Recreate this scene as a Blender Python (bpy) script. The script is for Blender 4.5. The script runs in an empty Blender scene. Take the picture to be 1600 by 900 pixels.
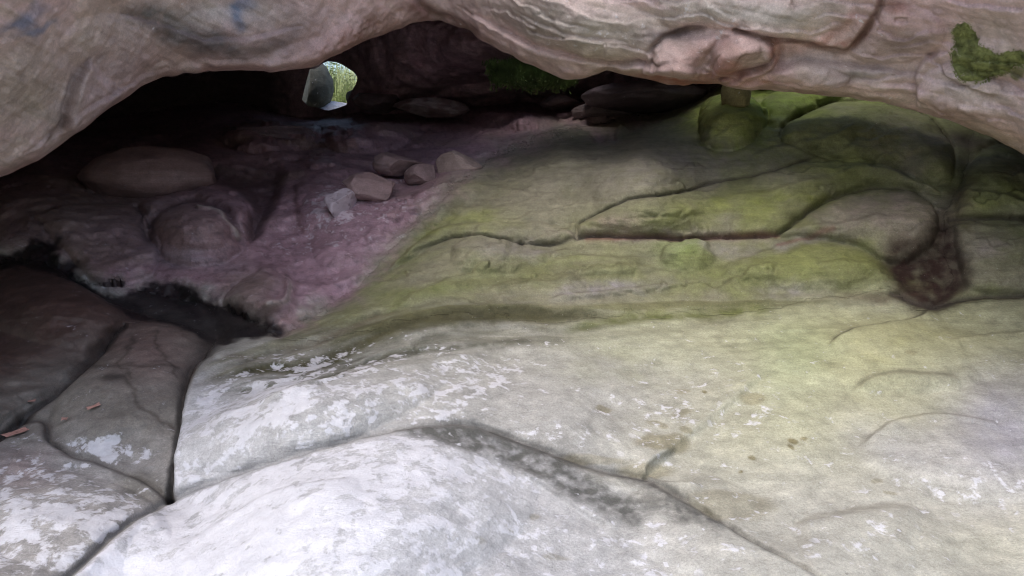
import bpy, math, random
import numpy as np
from mathutils import Vector, noise as mnoise

C = bpy.context.scene.collection
SC = bpy.context.scene

# ------------------------------------------------------------------ camera
EYE = np.array([0.0, 0.0, 1.5]); PITCH = math.radians(-8.0); FPX = 1208.0
cam = bpy.data.cameras.new('camera'); camo = bpy.data.objects.new('camera', cam); C.objects.link(camo)
camo.location = EYE; camo.rotation_euler = (math.pi / 2 + PITCH, 0, 0)
cam.sensor_width = 36; cam.lens = 36 * FPX / 1600; cam.clip_start = 0.05; cam.clip_end = 500
SC.camera = camo

# ------------------------------------------------------------------ sky, sun, exposure
SUN_EL, SUN_AZ = math.radians(58), math.radians(-158)      # azimuth from +Y, clockwise
world = bpy.data.worlds.new('World'); SC.world = world; world.use_nodes = True
nt = world.node_tree
sky = nt.nodes.new('ShaderNodeTexSky'); sky.sky_type = 'NISHITA'; sky.sun_disc = False
sky.sun_elevation = SUN_EL; sky.sun_rotation = SUN_AZ; sky.air_density = 1.0; sky.dust_density = 3.0; sky.ozone_density = 1.0
nt.links.new(sky.outputs[0], nt.nodes['Background'].inputs[0]); nt.nodes['Background'].inputs[1].default_value = 0.12
sd = bpy.data.lights.new('sun', 'SUN'); so = bpy.data.objects.new('sun', sd); C.objects.link(so)
sd.energy = 0.5; sd.angle = math.radians(32); sd.color = (1.0, 0.97, 0.93)
sv = Vector((math.sin(SUN_AZ) * math.cos(SUN_EL), math.cos(SUN_AZ) * math.cos(SUN_EL), math.sin(SUN_EL)))
so.rotation_euler = sv.to_track_quat('Z', 'Y').to_euler()
SC.view_settings.view_transform = 'Standard'; SC.view_settings.look = 'None'
SC.view_settings.gamma = 1; SC.view_settings.use_curve_mapping = False
SC.view_settings.exposure = 1.2
SC.cycles.use_denoising = True; SC.cycles.filter_width = 1.0
SC.cycles.max_bounces = 8; SC.cycles.diffuse_bounces = 8

# ------------------------------------------------------------------ maths helpers
cP, sP = math.cos(PITCH), math.sin(PITCH)
def at(px, py, Y):
    """world point at depth Y (metres into the cave) on the sight line through survey mark (px, py)"""
    px, py, Y = np.broadcast_arrays(np.asarray(px, float), np.asarray(py, float), np.asarray(Y, float))
    a = (px - 800) / FPX; b = (450 - py) / FPX
    dy = cP - b * sP; dz = sP + b * cP
    k = Y / dy
    return np.stack([EYE[0] + a * k, EYE[1] + Y, EYE[2] + dz * k], -1)

def ss(a, b, x):
    t = np.clip((x - a) / (b - a), 0, 1); return t * t * (3 - 2 * t)

def _hash(i, j, k, seed):
    h = (i.astype(np.int64) * 374761393 + j.astype(np.int64) * 668265263 + k.astype(np.int64) * 2147483647 + seed * 974634777) & 0xffffffff
    h = ((h ^ (h >> 13)) * 1274126177) & 0xffffffff
    h = ((h ^ (h >> 16)) * 2246822519) & 0xffffffff
    return ((h ^ (h >> 15)) & 0xffffff) / 16777215.0

def vnoise(p, seed=0):
    f = np.floor(p); t = p - f; t = t * t * t * (t * (t * 6 - 15) + 10); f = f.astype(np.int64)
    i, j, k = f[..., 0], f[..., 1], f[..., 2]; x, y, z = t[..., 0], t[..., 1], t[..., 2]
    r = 0
    for a in (0, 1):
        for b in (0, 1):
            for c in (0, 1):
                r = r + _hash(i + a, j + b, k + c, seed) * (x if a else 1 - x) * (y if b else 1 - y) * (z if c else 1 - z)
    return r * 2 - 1

def _rot(ax, ay, az):
    ca, sa_, cb, sb_, cc_, sc_ = math.cos(ax), math.sin(ax), math.cos(ay), math.sin(ay), math.cos(az), math.sin(az)
    return np.array([[1, 0, 0], [0, ca, -sa_], [0, sa_, ca]]) @ np.array([[cb, 0, sb_], [0, 1, 0], [-sb_, 0, cb]]) @ np.array([[cc_, -sc_, 0], [sc_, cc_, 0], [0, 0, 1]])
ROT0, ROT = _rot(.5, .35, .8), _rot(.9, 1.1, .6)

def fbm(p, scale, oct=4, seed=0, gain=0.5, ridged=False):
    """scale = feature size in metres; scalar or 3-vector"""
    q = (p / np.asarray(scale, float)) @ ROT0; a = 1.0; s = 0; n = 0
    for o in range(oct):
        v = vnoise(q + 17.3 * o, seed + o * 31)
        if ridged: v = 1 - 2 * np.abs(v)
        s = s + a * v; n += a; a *= gain; q = (q @ ROT) * 2.03
    return s / n * 1.5

def catmull(pts, n=8):
    P = np.array(pts, float)
    if len(P) < 3: return P
    Q = np.vstack([2 * P[0] - P[1], P, 2 * P[-1] - P[-2]]); out = []
    for i in range(1, len(Q) - 2):
        for t in np.arange(n) / n:
            p0, p1, p2, p3 = Q[i - 1:i + 3]
            out.append(.5 * ((2 * p1) + (-p0 + p2) * t + (2 * p0 - 5 * p1 + 4 * p2 - p3) * t * t + (-p0 + 3 * p1 - 3 * p2 + p3) * t ** 3))
    out.append(P[-1]); return np.array(out)

def stroke(U, V, pts, reach=120, n=5):
    """distance to a smooth line, signed side (positive = to the right of travel in y-down marks), 0..1 along it"""
    P = catmull(pts, n); D = np.full(U.shape, 1e4); S = np.ones(U.shape); T = np.zeros(U.shape)
    L = np.concatenate([[0], np.cumsum(np.hypot(*np.diff(P, axis=0).T))]); L /= L[-1]
    lo = P.min(0) - reach; hi = P.max(0) + reach
    m = (U > lo[0]) & (U < hi[0]) & (V > lo[1]) & (V < hi[1])
    if not m.any(): return D, S, T
    u = U[m]; v = V[m]; d = np.full(u.shape, 1e4); s = np.ones(u.shape); tt = np.zeros(u.shape)
    for i in range(len(P) - 1):
        ax, ay = P[i]; bx, by = P[i + 1] - P[i]; q = bx * bx + by * by + 1e-9
        t = np.clip(((u - ax) * bx + (v - ay) * by) / q, 0, 1)
        dx = u - ax - t * bx; dy = v - ay - t * by; e = np.hypot(dx, dy); w = e < d
        d[w] = e[w]; s[w] = np.sign(bx * dy - by * dx)[w]; tt[w] = (L[i] + (L[i + 1] - L[i]) * t)[w]
    D[m] = d; S[m] = s; T[m] = tt
    return D, S, T

def poly_sd(U, V, pts, smooth=True):
    """signed distance to a closed outline, negative inside"""
    P = catmull(list(pts) + [pts[0]], 4) if smooth else np.array(list(pts) + [pts[0]], float)
    D = np.full(U.shape, 1e4); ins = np.zeros(U.shape, bool)
    for i in range(len(P) - 1):
        ax, ay = P[i]; bx, by = P[i + 1] - P[i]; q = bx * bx + by * by + 1e-9
        t = np.clip(((U - ax) * bx + (V - ay) * by) / q, 0, 1)
        D = np.minimum(D, np.hypot(U - ax - t * bx, V - ay - t * by))
        c = ((ay > V) != (ay + by > V)) & (U < bx * (V - ay) / (by if abs(by) > 1e-9 else 1e-9) + ax)
        ins ^= c
    return np.where(ins, -D, D)

def blob(U, V, cx, cy, rx, ry, rot=0):
    c, s = math.cos(math.radians(rot)), math.sin(math.radians(rot))
    x = (U - cx) * c + (V - cy) * s; y = -(U - cx) * s + (V - cy) * c
    return np.hypot(x / rx, y / ry)

def dome(U, V, cx, cy, rx, ry, rot=0, p=1.0):
    q = blob(U, V, cx, cy, rx, ry, rot); return np.clip(1 - q * q, 0, 1) ** p

def tps(ctrl, U, V, lam=1e-3):
    c = np.array(ctrl, float); X = c[:, :2] / 400; z = c[:, 2]; n = len(c)
    def k(r2): return np.where(r2 > 0, r2 * np.log(r2 + 1e-12), 0)
    K = k(((X[:, None] - X[None]) ** 2).sum(-1)) + lam * np.eye(n)
    A = np.zeros((n + 3, n + 3)); A[:n, :n] = K; A[:n, n] = 1; A[:n, n + 1:] = X; A[n, :n] = 1; A[n + 1:, :n] = X.T
    w = np.linalg.solve(A, np.concatenate([z, [0, 0, 0]]))
    u = U / 400; v = V / 400; R = w[n] + w[n + 1] * u + w[n + 2] * v
    for i in range(n): R = R + w[i] * k((u - X[i, 0]) ** 2 + (v - X[i, 1]) ** 2)
    return R

def normals(P):
    du = np.gradient(P, axis=1); dv = np.gradient(P, axis=0); n = np.cross(dv, du)
    return n / (np.linalg.norm(n, axis=-1, keepdims=True) + 1e-12)

def relief(P, N, H, floor_):
    """raise the rock face by H metres measured square to it"""
    d = P - EYE; L = np.linalg.norm(d, axis=-1, keepdims=True); d = d / L
    c = np.clip(-(d * N).sum(-1, keepdims=True), floor_, 1)
    return P - d * (H[..., None] / c) * .55 + N * H[..., None] * .45

def mix(c, t, m):
    m = np.clip(m, 0, 1)[..., None]; return c * (1 - m) + np.asarray(t, float) * m

def tag(o, label=None, cat=None, group=None, kind=None):
    if label: o['label'] = label
    if cat: o['category'] = cat
    if group: o['group'] = group
    if kind: o['kind'] = kind
    return o

def link_mesh(name, co, faces, mats, col=None, lich=None, parent=None, smooth=True, loc=None):
    me = bpy.data.meshes.new(name); co = np.asarray(co, float).reshape(-1, 3)
    if loc is not None: co = co - np.asarray(loc)
    faces = np.asarray(faces)
    if faces.ndim == 2:
        k = faces.shape[1]
        me.vertices.add(len(co)); me.vertices.foreach_set('co', co.ravel())
        me.loops.add(faces.size); me.loops.foreach_set('vertex_index', faces.ravel().astype(np.int32))
        me.polygons.add(len(faces)); me.polygons.foreach_set('loop_start', np.arange(0, faces.size, k, dtype=np.int32))
        me.update(calc_edges=True)
    else: me.from_pydata(co.tolist(), [], [list(f) for f in faces])
    if smooth: me.polygons.foreach_set('use_smooth', np.ones(len(me.polygons), bool))
    if col is not None:
        a = me.attributes.new('pigment', 'FLOAT_COLOR', 'POINT')
        a.data.foreach_set('color', np.concatenate([col.reshape(-1, 3), np.ones((len(co), 1))], 1).ravel().astype(np.float32))
    if lich is not None:
        a = me.attributes.new('lichen', 'FLOAT', 'POINT'); a.data.foreach_set('value', lich.ravel().astype(np.float32))
    me.materials.append(mats); me.validate()
    o = bpy.data.objects.new(name, me); C.objects.link(o)
    if parent: o.parent = parent
    if loc is not None: o.location = loc
    return o

# ------------------------------------------------------------------ materials
def rock_material(name, bump=0.6, rough=0.8, lichen_col=(0.71, 0.71, 0.75), grain=0.18, spec=0.3, lscale=15.0, bscale=1.0, layer=.12):
    m = bpy.data.materials.new(name); m.use_nodes = True; N = m.node_tree.nodes; L = m.node_tree.links
    bs = N['Principled BSDF']; bs.inputs['Roughness'].default_value = rough; bs.inputs['Specular IOR Level'].default_value = spec
    geo = N.new('ShaderNodeNewGeometry')
    at_ = N.new('ShaderNodeAttribute'); at_.attribute_name = 'pigment'
    li = N.new('ShaderNodeAttribute'); li.attribute_name = 'lichen'
    def noise(sc, det=6, rg=0.6, dist=0.0):
        n = N.new('ShaderNodeTexNoise'); n.inputs['Scale'].default_value = sc; n.inputs['Detail'].default_value = det
        n.inputs['Roughness'].default_value = rg; n.inputs['Distortion'].default_value = dist
        L.new(geo.outputs['Position'], n.inputs['Vector']); return n
    def ramp(a, b, src):
        r = N.new('ShaderNodeMapRange'); r.interpolation_type = 'SMOOTHSTEP'
        r.inputs['From Min'].default_value = a; r.inputs['From Max'].default_value = b
        L.new(src, r.inputs['Value']); return r.outputs['Result']
    def math_(op, a, b):
        n = N.new('ShaderNodeMath'); n.operation = op
        for i, x in enumerate((a, b)):
            if isinstance(x, (int, float)): n.inputs[i].default_value = x
            else: L.new(x, n.inputs[i])
        return n.outputs[0]
    def mul(c, f, lo, hi):
        r = N.new('ShaderNodeMapRange'); r.inputs['To Min'].default_value = lo; r.inputs['To Max'].default_value = hi
        r.inputs['From Min'].default_value = .3; r.inputs['From Max'].default_value = .7
        L.new(f, r.inputs['Value'])
        v = N.new('ShaderNodeVectorMath'); v.operation = 'SCALE'; L.new(c, v.inputs[0]); L.new(r.outputs['Result'], v.inputs['Scale']); return v.outputs[0]
    n1 = noise(14, 8, .65, .4); n2 = noise(110, 5, .7); n3 = noise(3.2, 6, .6, .8)
    c = mul(at_.outputs['Color'], n1.outputs[0], 1 - grain, 1 + grain)
    c = mul(c, n2.outputs[0], 1 - grain * 1.1, 1 + grain * 1.1)
    n4 = noise(260, 3, .6); c = mul(c, n4.outputs[0], 1 - grain * .7, 1 + grain * .7)
    c = mul(c, n3.outputs[0], 1 - grain * .6, 1 + grain * .6)
    # thin bedding layers of the sandstone, gently dipping and wavy
    mp_ = N.new('ShaderNodeMapping'); mp_.inputs['Scale'].default_value = (1.3, 1.3, 26); mp_.inputs['Rotation'].default_value = (.05, .07, 0)
    L.new(geo.outputs['Position'], mp_.inputs['Vector'])
    ly_ = N.new('ShaderNodeTexNoise'); ly_.inputs['Scale'].default_value = 1.6; ly_.inputs['Detail'].default_value = 7; ly_.inputs['Roughness'].default_value = .68; ly_.inputs['Distortion'].default_value = .35
    L.new(mp_.outputs[0], ly_.inputs['Vector'])
    c = mul(c, ly_.outputs[0], 1 - layer, 1 + layer)
    # small dark pits of lichen and dirt
    pit = ramp(.68, .76, noise(38, 4, .7).outputs[0])
    mx = N.new('ShaderNodeMix'); mx.data_type = 'RGBA'; L.new(math_('MULTIPLY', pit, .35), mx.inputs['Factor'])
    L.new(c, mx.inputs[6]); mx.inputs[7].default_value = (.07, .065, .05, 1); c = mx.outputs[2]
    spk = ramp(.70, .745, noise(75, 3, .6).outputs[0])
    mx0 = N.new('ShaderNodeMix'); mx0.data_type = 'RGBA'; L.new(math_('MULTIPLY', spk, .4), mx0.inputs['Factor'])
    L.new(c, mx0.inputs[6]); mx0.inputs[7].default_value = (.55, .53, .5, 1); c = mx0.outputs[2]
    # white crustose lichen: patches grow where the 'lichen' attribute is high
    ln = noise(lscale, 7, .62, .5); ln2 = noise(lscale * 4, 3, .5)
    f = math_('ADD', math_('MULTIPLY', ln.outputs[0], .75), math_('MULTIPLY', ln2.outputs[0], .25))
    f = math_('ADD', f, math_('SUBTRACT', li.outputs['Fac'], 1.0))
    lm = ramp(-.045, .05, f)
    vo = N.new('ShaderNodeTexVoronoi'); vo.inputs['Scale'].default_value = 15; L.new(geo.outputs['Position'], vo.inputs['Vector'])
    vd = math_('ADD', vo.outputs['Distance'], math_('MULTIPLY', ln2.outputs[0], .35))
    sepc = N.new('ShaderNodeSeparateColor'); L.new(vo.outputs['Color'], sepc.inputs[0])
    rr = math_('MULTIPLY', sepc.outputs[0], .36)
    spot = ramp(-.02, .03, math_('SUBTRACT', rr, math_('SUBTRACT', vd, .05)))
    lm = math_('MAXIMUM', lm, math_('MULTIPLY', spot, ramp(.37, .44, li.outputs['Fac'])))
    mx2 = N.new('ShaderNodeMix'); mx2.data_type = 'RGBA'; L.new(math_('MULTIPLY', lm, .72), mx2.inputs['Factor'])
    lc = mul(N.new('ShaderNodeRGB').outputs[0], n1.outputs[0], .9, 1.1)
    N['RGB'].outputs[0].default_value = (*lichen_col, 1)
    L.new(c, mx2.inputs[6]); L.new(lc, mx2.inputs[7]); c = mx2.outputs[2]
    L.new(c, bs.inputs['Base Color'])
    h = math_('ADD', math_('MULTIPLY', noise(24 * bscale, 9, .72, .3).outputs[0], .010), math_('MULTIPLY', noise(150, 4, .7).outputs[0], .0028))
    h = math_('ADD', h, math_('MULTIPLY', lm, .0012)); h = math_('ADD', h, math_('MULTIPLY', ly_.outputs[0], .055 * layer)); h = math_('SUBTRACT', h, math_('MULTIPLY', pit, .0022))
    bp = N.new('ShaderNodeBump'); bp.inputs['Strength'].default_value = bump; bp.inputs['Distance'].default_value = 1.0
    L.new(h, bp.inputs['Height']); L.new(bp.outputs[0], bs.inputs['Normal'])
    return m

M_floor = rock_material('lichened_sandstone', bump=.85, rough=.82)
M_ceil = rock_material('pink_sandstone', bump=.6, rough=.85, grain=.15, lscale=14, layer=.03)
M_cave = rock_material('damp_purple_sandstone', bump=.8, rough=.48, grain=.2, spec=.45, lscale=16, lichen_col=(.6, .54, .6))
M_wall = rock_material('dark_cave_rock', bump=.9, rough=.8, grain=.25)

def simple(name, col, rough=.8, var=.25, scale=30, trans=0):
    m = bpy.data.materials.new(name); m.use_nodes = True; N = m.node_tree.nodes; L = m.node_tree.links
    bs = N['Principled BSDF']; bs.inputs['Roughness'].default_value = rough
    n = N.new('ShaderNodeTexNoise'); n.inputs['Scale'].default_value = scale; n.inputs['Detail'].default_value = 5
    g = N.new('ShaderNodeNewGeometry'); L.new(g.outputs['Position'], n.inputs['Vector'])
    r = N.new('ShaderNodeValToRGB'); r.color_ramp.elements[0].position = .3; r.color_ramp.elements[1].position = .7
    r.color_ramp.elements[0].color = (*[c * (1 - var) for c in col], 1); r.color_ramp.elements[1].color = (*[min(1, c * (1 + var)) for c in col], 1)
    L.new(n.outputs[0], r.inputs[0]); L.new(r.outputs[0], bs.inputs['Base Color'])
    if trans: bs.inputs['Transmission Weight'].default_value = 0
    return m

# ------------------------------------------------------------------ 1. FLOOR: rock slabs and cave floor
def axis(a, b, step, lo, hi, outer):
    """fine steps between lo..hi, growing steps out to a and b"""
    mid = np.arange(lo, hi + .1, step); L_ = []; x = lo; s = step
    while x > a: s *= outer; x -= s; L_.append(x)
    R_ = []; x = mid[-1]; s = step
    while x < b: s *= outer; x += s; R_.append(x)
    return np.array(L_[::-1] + list(mid) + R_)

ua = axis(-700, 2300, 2.0, -12, 1612, 1.12)
va = axis(40, 1500, 2.0, 96, 912, 1.12)
U, V = np.meshgrid(ua, va)
floor_ctrl = [
    # near
    (-700, 1500, 1.0), (0, 1500, 1.02), (800, 1500, 1.05), (1600, 1500, 1.1), (2300, 1500, 1.1),
    (-600, 900, 1.7), (0, 900, 1.85), (150, 900, 1.95), (400, 900, 1.85), (800, 900, 1.92), (1200, 900, 2.08), (1600, 900, 2.2), (2200, 900, 2.2),
    (0, 750, 2.4), (200, 760, 2.46), (262, 775, 2.42), (400, 740, 2.42), (700, 720, 2.42), (800, 740, 2.5), (1000, 755, 2.62), (1300, 750, 2.65), (1600, 750, 2.7),
    (0, 620, 3.2), (180, 620, 3.1), (300, 620, 2.95), (500, 620, 2.85), (700, 610, 2.9), (900, 600, 3.05), (1200, 600, 3.2), (1600, 600, 3.2),
    (0, 500, 4.0), (250, 520, 3.75), (450, 520, 3.55), (600, 500, 3.75), (800, 480, 3.95), (1000, 485, 4.0), (1250, 480, 3.95), (1450, 480, 3.9), (1600, 470, 3.9),
    # mossy shelf
    (650, 400, 4.5), (800, 400, 4.5), (1000, 390, 4.5), (1200, 390, 4.45), (1400, 390, 4.35), (1600, 390, 4.3),
    (760, 300, 5.25), (900, 300, 5.1), (1100, 300, 5.0), (1300, 300, 4.9), (1450, 300, 4.8), (1600, 300, 4.7),
    (880, 215, 6.1), (1000, 210, 5.9), (1130, 200, 5.6), (1300, 200, 5.5), (1500, 200, 5.6), (1600, 220, 5.5),
    (1120, 150, 6.6), (1250, 145, 6.3), (1400, 145, 6.4), (1600, 150, 6.6), (1300, 60, 8.0), (1700, 60, 8.0), (2200, 100, 7),
    (2200, 400, 4.2), (-600, 500, 4.0), (-600, 250, 5.5),
    # cave floor
    (0, 400, 4.6), (150, 420, 4.55), (300, 430, 4.5), (450, 430, 4.5), (560, 400, 4.75),
    (0, 310, 5.3), (150, 330, 5.3), (300, 320, 5.5), (450, 320, 5.5), (620, 310, 5.7),
    (60, 260, 6.3), (180, 255, 6.7), (340, 240, 6.8), (500, 240, 6.9), (700, 240, 6.9), (800, 215, 7.3),
    (200, 180, 9.5), (400, 195, 8.6), (550, 190, 9.0), (700, 185, 9.2), (850, 170, 9.4), (1000, 155, 9.4),
    (480, 150, 12.0), (700, 140, 11.5), (900, 130, 11.5), (0, 200, 9), (500, 60, 15), (-600, 60, 12), (900, 60, 14)]
Yf = np.clip(tps(floor_ctrl, U, V, 1.2e-2), .8, 16)
P0 = at(U, V, Yf); NF = normals(P0)
NF = np.where(NF[..., 2:] < 0, -NF, NF)

# wandering of every drawn line, so nothing runs like a ruler
wu = 9 * fbm(P0, .30, 3, 5) + 3 * fbm(P0, .06, 2, 6); wv = 5 * fbm(P0, .30, 3, 9) + 2.2 * fbm(P0, .06, 2, 10)
UW, VW = U + wu * .5, V + wv * .5
UF, VF = U + wu * 1.6, V + wv * 1.6

C1 = [(336, 515), (318, 545), (298, 570), (286, 620), (279, 680), (270, 740), (263, 775)]
C1b = [(263, 775), (222, 812), (170, 852), (108, 905), (40, 960), (-60, 1040)]
C2 = [(263, 777), (330, 755), (450, 722), (520, 700), (600, 680), (680, 668), (745, 668), (810, 690), (870, 715), (940, 738), (1005, 752), (1070, 790), (1150, 835), (1250, 895), (1340, 960), (1450, 1060)]
C3 = [(192, 512), (150, 560), (100, 610), (60, 640), (30, 660), (-10, 690), (-80, 720)]
C4 = [(30, 660), (68, 664), (78, 695), (110, 715), (150, 722), (200, 738), (235, 755), (263, 777)]
B1 = [(440, 512), (520, 468), (580, 420), (640, 360), (700, 300), (760, 250), (850, 210), (950, 190), (1050, 165), (1125, 130), (1200, 60)]
B2 = [(336, 515), (330, 560), (400, 572), (500, 560), (590, 520), (700, 497), (800, 490), (900, 494), (1000, 494), (1100, 486), (1230, 474), (1300, 462), (1390, 455), (1455, 477), (1520, 464), (1600, 462), (1750, 455), (2300, 450)]
S1 = [(906, 372), (908, 352), (950, 325), (1000, 308), (1060, 303), (1120, 285), (1180, 275), (1240, 257), (1288, 238)]
S2 = [(640, 400), (700, 374), (750, 370), (800, 380), (860, 385), (920, 373), (1000, 372), (1080, 376), (1140, 372), (1208, 368), (1250, 345), (1290, 315), (1340, 296), (1400, 291), (1440, 302), (1466, 336)]
S6 = [(1222, 222), (1224, 195), (1260, 176), (1310, 160), (1380, 156), (1450, 185), (1492, 232)]
S7 = [(1290, 545), (1330, 520), (1380, 507), (1430, 497), (1462, 478)]
S8 = [(1200, 585), (1160, 620), (1100, 665), (1040, 715), (1005, 748)]
S9 = [(1240, 812), (1290, 806), (1335, 795), (1400, 789), (1440, 792)]
S10 = [(1330, 612), (1375, 594), (1440, 591), (1500, 594)]
C6 = [(1520, 200), (1512, 250), (1492, 300), (1474, 340), (1478, 395), (1492, 430), (1462, 474)]
SH = [(1484, 345), (1530, 346), (1600, 349), (1700, 352)]

H = np.zeros(U.shape)
# broad unevenness, strata and grain
mossm = ss(8, -8, 0 * U)  # placeholder zone factor
H += .035 * fbm(P0, .9, 3, 21) + .012 * fbm(P0, .25, 4, 23)
refv = np.interp(U, [-100, 250, 400, 560, 700, 900, 1240, 1600, 1800], [700, 640, 585, 530, 500, 495, 478, 455, 450])
W_ = V - refv                                                # how far below the bedding line
strat = np.stack([U / 260, W_ / 13, 0 * U], -1)
near = ss(330, 520, V) if False else 1
bed = fbm(strat, 1, 4, 41)
bedz = np.exp(-(W_ / 75) ** 2) * ss(300, 360, U) * ss(1500, 1100, U)
H += .010 * bed * bedz

def groove(pts, depth, width, reach=90, taper=False, use=(None, None), wide=None):
    uu = UW if use[0] is None else use[0]; vv = VW if use[1] is None else use[1]
    D, S, T = stroke(uu, vv, pts, reach)
    w = width
    if taper: w = width * (.25 + .75 * np.sin(np.pi * np.clip(T, 0.0, 1)) ** .7)
    if wide is not None: w = np.interp(T, np.linspace(0, 1, len(wide)), wide)
    g = np.exp(-(D / w) ** 2)
    return D, S, T, g * depth

q1 = fbm(np.stack([U / 45, V / 32, 0 * U], -1), 1, 4, 11); q2 = fbm(np.stack([U / 14, V / 9, 0 * U], -1), 1, 4, 12)
CR0 = 0
cracks = []       # dark soil-filled lines for colouring: (mask, strength)
def crack(pts, depth, width, dirt=.8, wide=None, taper=False):
    global H
    D, S, T, g = groove(pts, depth, width, wide=wide, taper=taper); H = H - g
    w = width if wide is None else np.interp(T, np.linspace(0, 1, len(wide)), wide)
    e = np.minimum(1, np.sin(np.pi * np.clip(T, 0, 1)) * 4) if taper else 1
    cracks.append((np.exp(-(D / (w * 1.0)) ** 2) * e, dirt)); return D, S, T

def step(pts, h, fall, side, sharp=3.0, taper=True):
    """one side of the line stands proud by h, fading back over `fall`"""
    global H
    D, S, T = stroke(UW, VW, pts, fall * 3); sd = D * S * side
    e = np.minimum(1, np.sin(np.pi * np.clip(T, 0, 1)) * 3) if taper else 1
    H = H + e * h * ss(-sharp, sharp, sd) * np.exp(-np.clip(sd, 0, None) / fall)

# main joints between slabs
crack(C1, .06, 9, .8, wide=[22, 15, 8, 5, 4.5, 4, 5]); crack(C1b, .03, 9, .45, wide=[6, 7, 8, 8, 8, 10])
crack(C3, .04, 7, .8, wide=[7, 6, 6, 6, 5, 3]); crack(C4, .018, 5, .45)
D2, s2, T2 = crack(C2, .022, 6, .35, wide=[5, 6, 5, 5, 7, 9, 8, 7, 6, 5, 6])
step(C1, .05, 120, -1, 5); step(C1b, .05, 110, -1, 6); step(C2, .035, 90, 1, 6); step(C4, .03, 60, 1, 5)
crack(B2, .004, 4, .1); crack(S1, .015, 2.4, .7, taper=True); crack(S2, .015, 2.4, .65, taper=True)
crack(S6, .022, 4, .5, taper=True); crack(S7, .016, 3.5, .6, taper=True); crack(SH, .02, 3.2, .75)
crack([(1392, 455), (1455, 478), (1520, 465), (1600, 462), (1750, 455)], .02, 5, .8)
crack(S10, .006, 4, .35, taper=True); crack(S9, .012, 10, .1, taper=True); crack(S8, .012, 8, .0, taper=True)
crack(C6, .02, 12, .12, wide=[8, 12, 9, 10, 14, 16, 12])
step(S7, .05, 60, 1, 5); step(S9, .03, 60, 1, 9); step(S10, .02, 40, 1, 6); step(S8, .03, 60, 1, 10)
# little folds of the shelf
folds = [([(700, 400), (716, 384), (745, 372), (800, 382)], .05, 26), ([(850, 418), (905, 400), (960, 404), (1010, 400)], .03, 20),
         ([(862, 466), (930, 458), (1000, 449), (1045, 440)], .03, 18), ([(1028, 408), (1038, 388), (1070, 379), (1110, 384)], .05, 24),
         ([(1230, 372), (1260, 362), (1310, 358), (1380, 345)], .03, 22), ([(1150, 410), (1210, 385), (1260, 365)], .025, 22),
         ([(760, 455), (810, 440), (860, 445), (900, 432)], .03, 20), ([(990, 425), (1030, 420), (1060, 425)], .02, 14),
         ([(1170, 240), (1220, 228), (1290, 222), (1340, 205)], .03, 20), ([(1210, 300), (1270, 286), (1330, 270)], .02, 16),
         ([(1000, 345), (1060, 342), (1160, 338)], .015, 16), ([(700, 300), (760, 292), (830, 300)], .03, 24),
         ([(1500, 300), (1550, 312), (1610, 330)], .03, 18), ([(1480, 540), (1540, 520), (1610, 515)], .02, 30),
         ([(960, 835), (900, 800), (850, 765), (800, 740)], .02, 30), ([(1060, 700), (1010, 730), (1030, 752), (1100, 760)], .035, 34),
         ([(400, 640), (520, 602), (640, 566), (760, 545)], .03, 40), ([(330, 660), (420, 640), (500, 608)], .025, 26),
         ([(380, 600), (470, 585), (560, 560), (640, 540), (760, 530), (860, 528)], .02, 16),
         ([(400, 620), (500, 600), (600, 560), (660, 545)], .02, 14),
         ([(1340, 695), (1400, 660), (1480, 648), (1560, 660)], .03, 40), ([(300, 850), (420, 790), (560, 760)], .02, 50)]
for p, h, f in folds:
    crack(p, h * .12, 2.5, .14, taper=True); step(p, h, f, 1, 4)
# domes and hollows
for cx, cy, rx, ry, rot, h, p in [

        (480, 650, 230, 60, -18, .10, 1), (520, 830, 330, 130, -12, .09, 1), (1100, 850, 160, 60, 20, .03, 1), (1400, 560, 180, 60, 0, .06, 1),
        (1090, 770, 90, 36, 10, .035, 1), (1500, 720, 160, 60, 10, .04, 1), (120, 820, 150, 80, 10, .07, 1), (180, 620, 110, 70, -30, .05, 1),
        (80, 490, 130, 60, 10, .10, 1), (1350, 880, 160, 90, 0, .03, 1),
        # purple floor
        (300, 368, 60, 34, 10, .08, .7), 
        (560, 350, 90, 60, -30, .04, 1), (700, 300, 60, 40, -30, .05, 1), (1000, 120, 90, 30, 0, .15, 1),
        (600, 205, 60, 14, 0, .12, 1), (800, 190, 70, 14, 0, .15, 1), (950, 175, 90, 18, 0, .12, 1)]:
    H += h * dome(UW, VW, cx, cy, rx, ry, rot, p)
def roll(pts, h, p=.55, edge=.02, ew=5, w=None):
    """a rounded layer of rock standing proud inside an outline, undercut along its rim"""
    global H
    d = -poly_sd(UW, VW, pts); w = w or max(1.0, d.max()); t = np.clip(d / w, 0, 1)
    H = H + h * (1 - (1 - t) ** 2) ** p * (d > 0) - edge * np.exp(-(d / ew) ** 2)
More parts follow.
